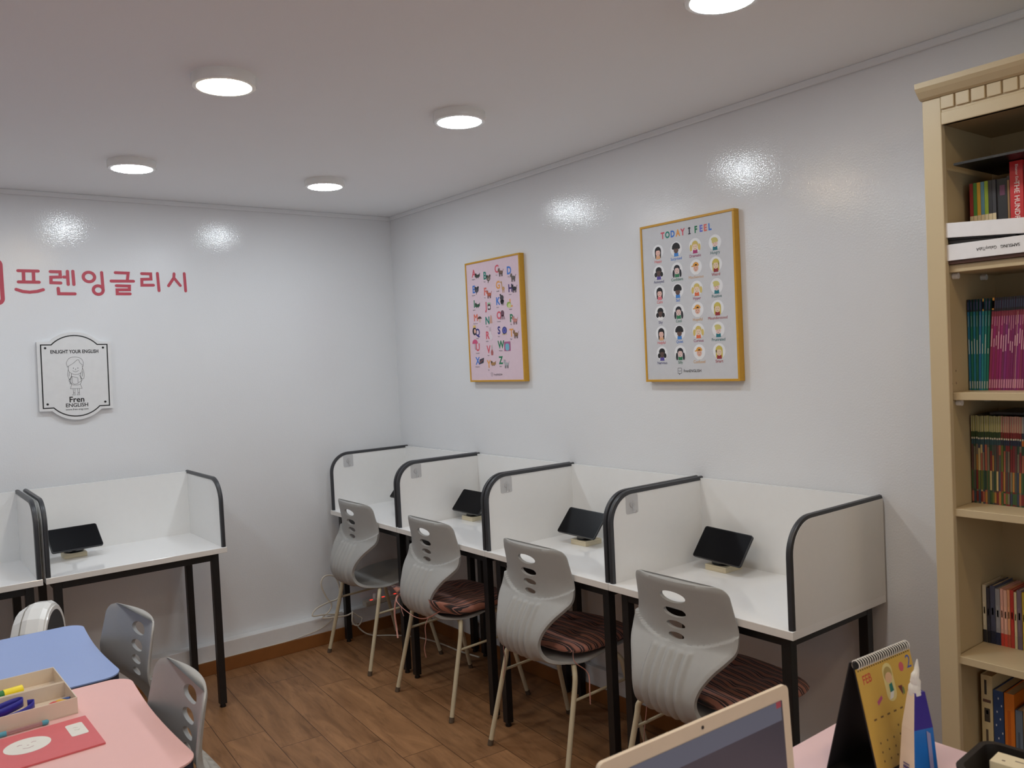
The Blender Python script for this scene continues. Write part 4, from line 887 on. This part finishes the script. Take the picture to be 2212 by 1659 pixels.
def glow(nm, c, s=.32):
    m = bpy.data.materials.new(nm); m.use_nodes = True; b = m.node_tree.nodes['Principled BSDF']; b.inputs['Base Color'].default_value = (.01, .01, .01, 1)
    b.inputs['Emission Color'].default_value = (*lin(c), 1); b.inputs['Emission Strength'].default_value = s; return m
m = MB(lm); m.poly([(-.185, .186), (.181, .186), (.181, .217), (-.185, .217)], .0009); m.build('window_bar', glow('bar_grey', (112, 112, 128)), lid)
m = MB(lm); m.poly([(.169, .207), (.181, .207), (.181, .217), (.169, .217)], .0011); m.build('close_button', glow('close_red', (176, 70, 80)), lid)
m = MB(lm); m.ell(0, .2275, .0028, .0028, .0006); m.build('webcam', M_blk, lid)

# calendar: tent of black card with a yellow page, ridge along x
cl = thing('desk_calendar', 'tent desk calendar with yellow February page and wire spiral', 'calendar', (-1.041, -3.546, DZ), math.radians(-4))
CW = .172; RT = .219; ff, bf = -.052, .059
def slab(yb, yt, zt, th, w2, zb=.001):
    d = Vector((0, yt-yb, zt-zb)).normalized(); n = Vector((0, -d.z, d.y))*th
    a_, b_ = Vector((0, yb, zb)), Vector((0, yt, zt)); vs = []
    for x in (-w2, w2): vs += [(x, *(a_)[1:]), (x, *(a_+n)[1:]), (x, *(b_+n)[1:]), (x, *(b_)[1:])]
    return vs, [(0, 1, 2, 3), (7, 6, 5, 4), (0, 4, 5, 1), (1, 5, 6, 2), (2, 6, 7, 3), (3, 7, 4, 0)]
M_card = mat('black_card', lin((24, 22, 24)), .7)
MB().add(*slab(ff, -.003, RT, .002, CW/2)).build('front_board', M_card, cl); MB().add(*slab(bf, .003, RT, .002, CW/2)).build('back_board', M_card, cl)
MB().box(-CW/2, CW/2, ff+.002, bf-.003, .0005, .003).build('base_board', M_card, cl)
d = Vector((0, -.003-ff, RT-.001)).normalized(); n = Vector((0, -d.z, d.y))
pm = Matrix(((1, 0, 0, 0), (0, d.y, n.y, ff), (0, d.z, n.z, .001), (0, 0, 0, 1))) @ Matrix.Translation((0, 0, .0022))   # page frame: X right, Y up the page
PH = math.hypot(-.003-ff, RT-.001)
MB(pm).box(-CW/2+.001, CW/2-.001, .030, PH-.012, 0, .0022).build('page', mat('yellow_page', lin((208, 170, 78)), .4, .5, .02), cl)
def art(nm, c, f):
    m = MB(pm @ Matrix.Translation((0, 0, .0024))); f(m); return m.build(nm, col(c, .6), cl)
art('month_name', (196, 70, 60), lambda m: m.text('FEB', -.060, PH-.034, .022, 0, 0, .012, .05, sx=.8))
art('month_number', (70, 96, 176), lambda m: m.text('2', .072, PH-.034, .034, 0, 0, .0))
art('round_sticker', (206, 96, 106), lambda m: m.ell(.047, PH-.037, .0075, .0085))
art('triangle_sticker', (110, 56, 58), lambda m: m.poly([(.024, PH-.067), (.037, PH-.068), (.034, PH-.086)]))
art('leaf_sticker', (120, 130, 70), lambda m: m.ell(.038, PH-.078, .0035, .007))
art('ribbon_sticker', (186, 90, 130), lambda m: m.poly([(-.046, PH-.078), (-.030, PH-.070), (-.028, PH-.076), (-.044, PH-.085)]))
art('child_sticker', (222, 206, 140), lambda m: m.poly(rrect(-.013, .017, PH-.088, PH-.020, .0145)))
def zell(cx, cy, rx, ry, z): return lambda m: m.ell(cx, cy, rx, ry, z)
art('sticker_hair', (176, 156, 92), zell(.002, PH-.040, .0125, .0135, .0002))
art('sticker_face', (226, 186, 146), zell(.002, PH-.046, .0105, .0095, .0004))
art('sticker_shirt', (40, 120, 110), lambda m: m.poly([(-.001, PH-.058), (-.002, PH-.072), (.010, PH-.071), (.008, PH-.056)][::-1], .0003))
art('sticker_legs', (226, 224, 216), lambda m: m.poly([(-.008, PH-.084), (.004, PH-.082), (.010, PH-.071), (-.002, PH-.072)], .0003))
def dates(m):
    for c in range(7): m.box(-.066+c*.0205, -.058+c*.0205, PH-.1065, PH-.1035, 0, .0001)
    for r in range(4):
        for c in range(7):
            if (r, c) not in ((0, 0), (0, 1), (0, 2)): m.box(-.0635+c*.0205, -.0605+c*.0205, PH-.132-r*.0155, PH-.1285-r*.0155, 0, .0001)
art('day_marks', (110, 84, 50), dates)
def holes_(m):
    for k in range(24): m.box(-.0815+k*.0069, -.0785+k*.0069, PH-.0165, PH-.0140, 0, .0001)
art('punch_holes', (60, 48, 36), holes_)
m = MB()
for k in range(24):
    x = -.0795+k*.0069
    m.tube([(x, -.0045+.0080*math.cos(2*PI*q/12)-.0015, RT-.004+.0085*math.sin(2*PI*q/12)) for q in range(12)], .0009, 6, closed=True)
m.build('wire_spiral', mat('cream_wire', lin((236, 232, 222)), .35), cl, smooth=60)

# blue and white upright pack
pk = thing('upright_pack', 'blue and white tapered pack with a pointed white tip before the calendar', 'pack', (-1.085, -3.638, DZ), math.radians(-21))
def pack(z0, z1, f0, f1, mi, m):
    def ring(z, k): return [(-.028*k, -.020*k, z), (.028*k, -.020*k, z), (.028*k, .020*k, z), (-.028*k, .020*k, z)]
    vs = ring(z0, f0)+ring(z1, f1); m.add(vs, [(0, 1, 5, 4)], mi[0]); m.add(vs, [(1, 2, 6, 5)], mi[1]); m.add(vs, [(2, 3, 7, 6)], mi[0]); m.add(vs, [(3, 0, 4, 7)], mi[2]); m.add(vs, [(3, 2, 1, 0), (4, 5, 6, 7)], mi[0])
m = MB(); pack(.001, .122, 1, .72, (1, 1, 0), m); pack(.122, .184, .72, .40, (2, 2, 0), m); m.build('wrapper', [col((232, 214, 190), .45), col((30, 112, 196), .4), col((52, 34, 140), .4)], pk)
m = MB(Matrix.Translation((-.002, 0, .178)))
m.tube(smoothpts([(0, 0, 0), (-.001, .001, .010), (.001, 0, .020), (-.001, -.001, .032), (.003, -.001, .042), (.005, 0, .052), (.006, 0, .062)], 3), [.0105, .0108, .0104, .0100, .0104, .0092, .0086, .0090, .0074, .0066, .0068, .0056, .0046, .0042, .0036, .0028, .0024, .0016, .0008], 9); m.build('white_tip', M_paper, pk, smooth=30)
sl = math.atan2(.020-.020*.72, .121)
fr = Matrix.Translation((0, -.0204, .001)) @ Matrix.Rotation(PI/2-sl, 4, 'X')
m = MB(fr); m.poly([(.008, .050), (.016, .052), (.013, .112), (.005, .118)], .0006); m.build('pale_graphic', col((150, 150, 190), .5), pk)
m = MB(fr)
for k in range(3):
    for j in range(4): m.poly(rrect(.000+j*.005, .003+j*.005, .030+k*.006, .0322+k*.006, .0005), .0006)
m.build('small_print', col((120, 190, 232), .5), pk)
lf = Matrix.Translation((-.0284, 0, .001)) @ Matrix.Rotation(-PI/2, 4, 'Z') @ Matrix.Rotation(PI/2-math.atan2(.028*.28, .121), 4, 'X')
m = MB(lf)
for k in range(11): m.poly([(-.008, .022+k*.0035), (.006, .022+k*.0035), (.006, .022+k*.0035+.0012+.0008*(k % 3)), (-.008, .022+k*.0035+.0012+.0008*(k % 3))], .0006)
m.build('stripe_code', col((60, 50, 120), .6), pk)
# black basket with white card boxes
bs = thing('black_basket', 'black desk basket holding white card boxes at the lower right corner', 'basket', (-1.036, -3.817, DZ), math.radians(3))
def tray_ring(r, z, w2, d2): return [(x, y, z) for x, y in rrect(-w2, w2, -d2, d2, r, 5)]
rings = [tray_ring(.020, .002, .058, .098), tray_ring(.024, .078, .068, .110), tray_ring(.026, .080, .072, .114), tray_ring(.026, .084, .072, .114), tray_ring(.020, .084, .062, .104), tray_ring(.020, .078, .062, .104), tray_ring(.016, .006, .053, .093)]
vs = sum(rings, []); n = len(rings[0]); fs = [(i*n+k, i*n+(k+1) % n, (i+1)*n+(k+1) % n, (i+1)*n+k) for i in range(len(rings)-1) for k in range(n)]+[tuple(range(n-1, -1, -1)), tuple((len(rings)-1)*n+k for k in range(n))]
MB().add(vs, fs, 0).build('tray', [mat('black_basket', lin((36, 30, 27)), .5)], bs, smooth=40)
M_cb = mat('ivory_card', lin((226, 214, 184)), .6)
for k, (x, y, h, w_, lab) in enumerate([(-1.018, -3.735, .074, .042, 'ivory card box with faint print, the right-hand one in the black basket'), (-1.0625, -3.740, .058, .036, 'ivory card box standing lower at the left side of the black basket')]):
    t = thing('card_box', lab, 'box', (x, y, DZ+.0065), math.radians(4), 'card boxes in the basket')
    MB().box(-w_/2, w_/2, -.150, 0, 0, h).build('carton', M_cb, t, bevel=.001)
    m = MB(); m.box(-.009, -.005, -.020, -.015, h, h+.0002)
    for q in range(4): m.box(.002, .005, -.045-q*.022, -.032-q*.022, h, h+.0002)
    m.build('print_marks', col((120, 104, 92), .6), t)

# ------------------------------------------------------------------ cables and power strip in the corner
def cable(name, label, pts, r, cat='cable', closed=False):
    o = MB().tube(smoothpts(pts, 7, closed), r, 8, closed=closed).build(name, M_cable, smooth=60); return tag(o, label, cat)
cable('cable_coil', 'white cable coiled in loops by the corner carrel leg', [(-.50, -.085, .155), (-.60, -.095, .175), (-.665, -.10, .185), (-.640, -.09, .215), (-.56, -.085, .235), (-.51, -.092, .245), (-.495, -.092, .30), (-.52, -.095, .37), (-.575, -.09, .385), (-.60, -.085, .345), (-.575, -.085, .27), (-.545, -.085, .22), (-.56, -.085, .185), (-.60, -.085, .160),
    (-.585, -.105, .156), (-.495, -.150, .158), (-.455, -.155, .165), (-.42, -.15, .14), (-.40, -.16, .12), (-.44, -.19, .10), (-.47, -.18, .12), (-.455, -.158, .175)], .0042)
cable('floor_cable', 'white cable sagging from the ledge and running along the floor behind the chairs', [(-.42, -.082, .12), (-.39, -.10, .05), (-.34, -.14, .010), (-.25, -.22, .005), (-.17, -.34, .005), (-.13, -.52, .005), (-.12, -.72, .005), (-.10, -.86, .006)], .0042)
cable('skirting_cable', 'thin white cable lying along the top of the brown skirting', [(-1.62, -.0675, .0705), (-1.3, -.0675, .0705), (-1.0, -.0675, .0705), (-.80, -.0675, .0705), (-.72, -.0690, .078), (-.62, -.0668, .090), (-.55, -.068, .12), (-.52, -.070, .156), (-.47, -.06, .154)], .0022)
ps = thing('power_strip', 'white power strip with glowing red switches on the corner ledge', 'power strip', (-.155, -.038, .1505), math.radians(3))
MB().box(-.17, .13, -.022, .022, 0, .030).build('body', M_cable, ps, bevel=.004)
M_sw = bpy.data.materials.new('red_switch'); M_sw.use_nodes = True; b = M_sw.node_tree.nodes['Principled BSDF']; b.inputs['Base Color'].default_value = (.6, .02, .02, 1); b.inputs['Emission Color'].default_value = (1, .05, .03, 1); b.inputs['Emission Strength'].default_value = .6
for x in (-.13, -.05, .03, .10):
    MB().box(x-.008, x+.008, -.018, -.008, .030, .033).build('switch', M_sw, ps); 
for x in (-.095, .0, .07):
    MB(Matrix.Translation((x, .006, .030))).lathe([(.013, 0), (.013, .020), (.008, .028)], 14).build('plug', M_whp, ps, smooth=40)
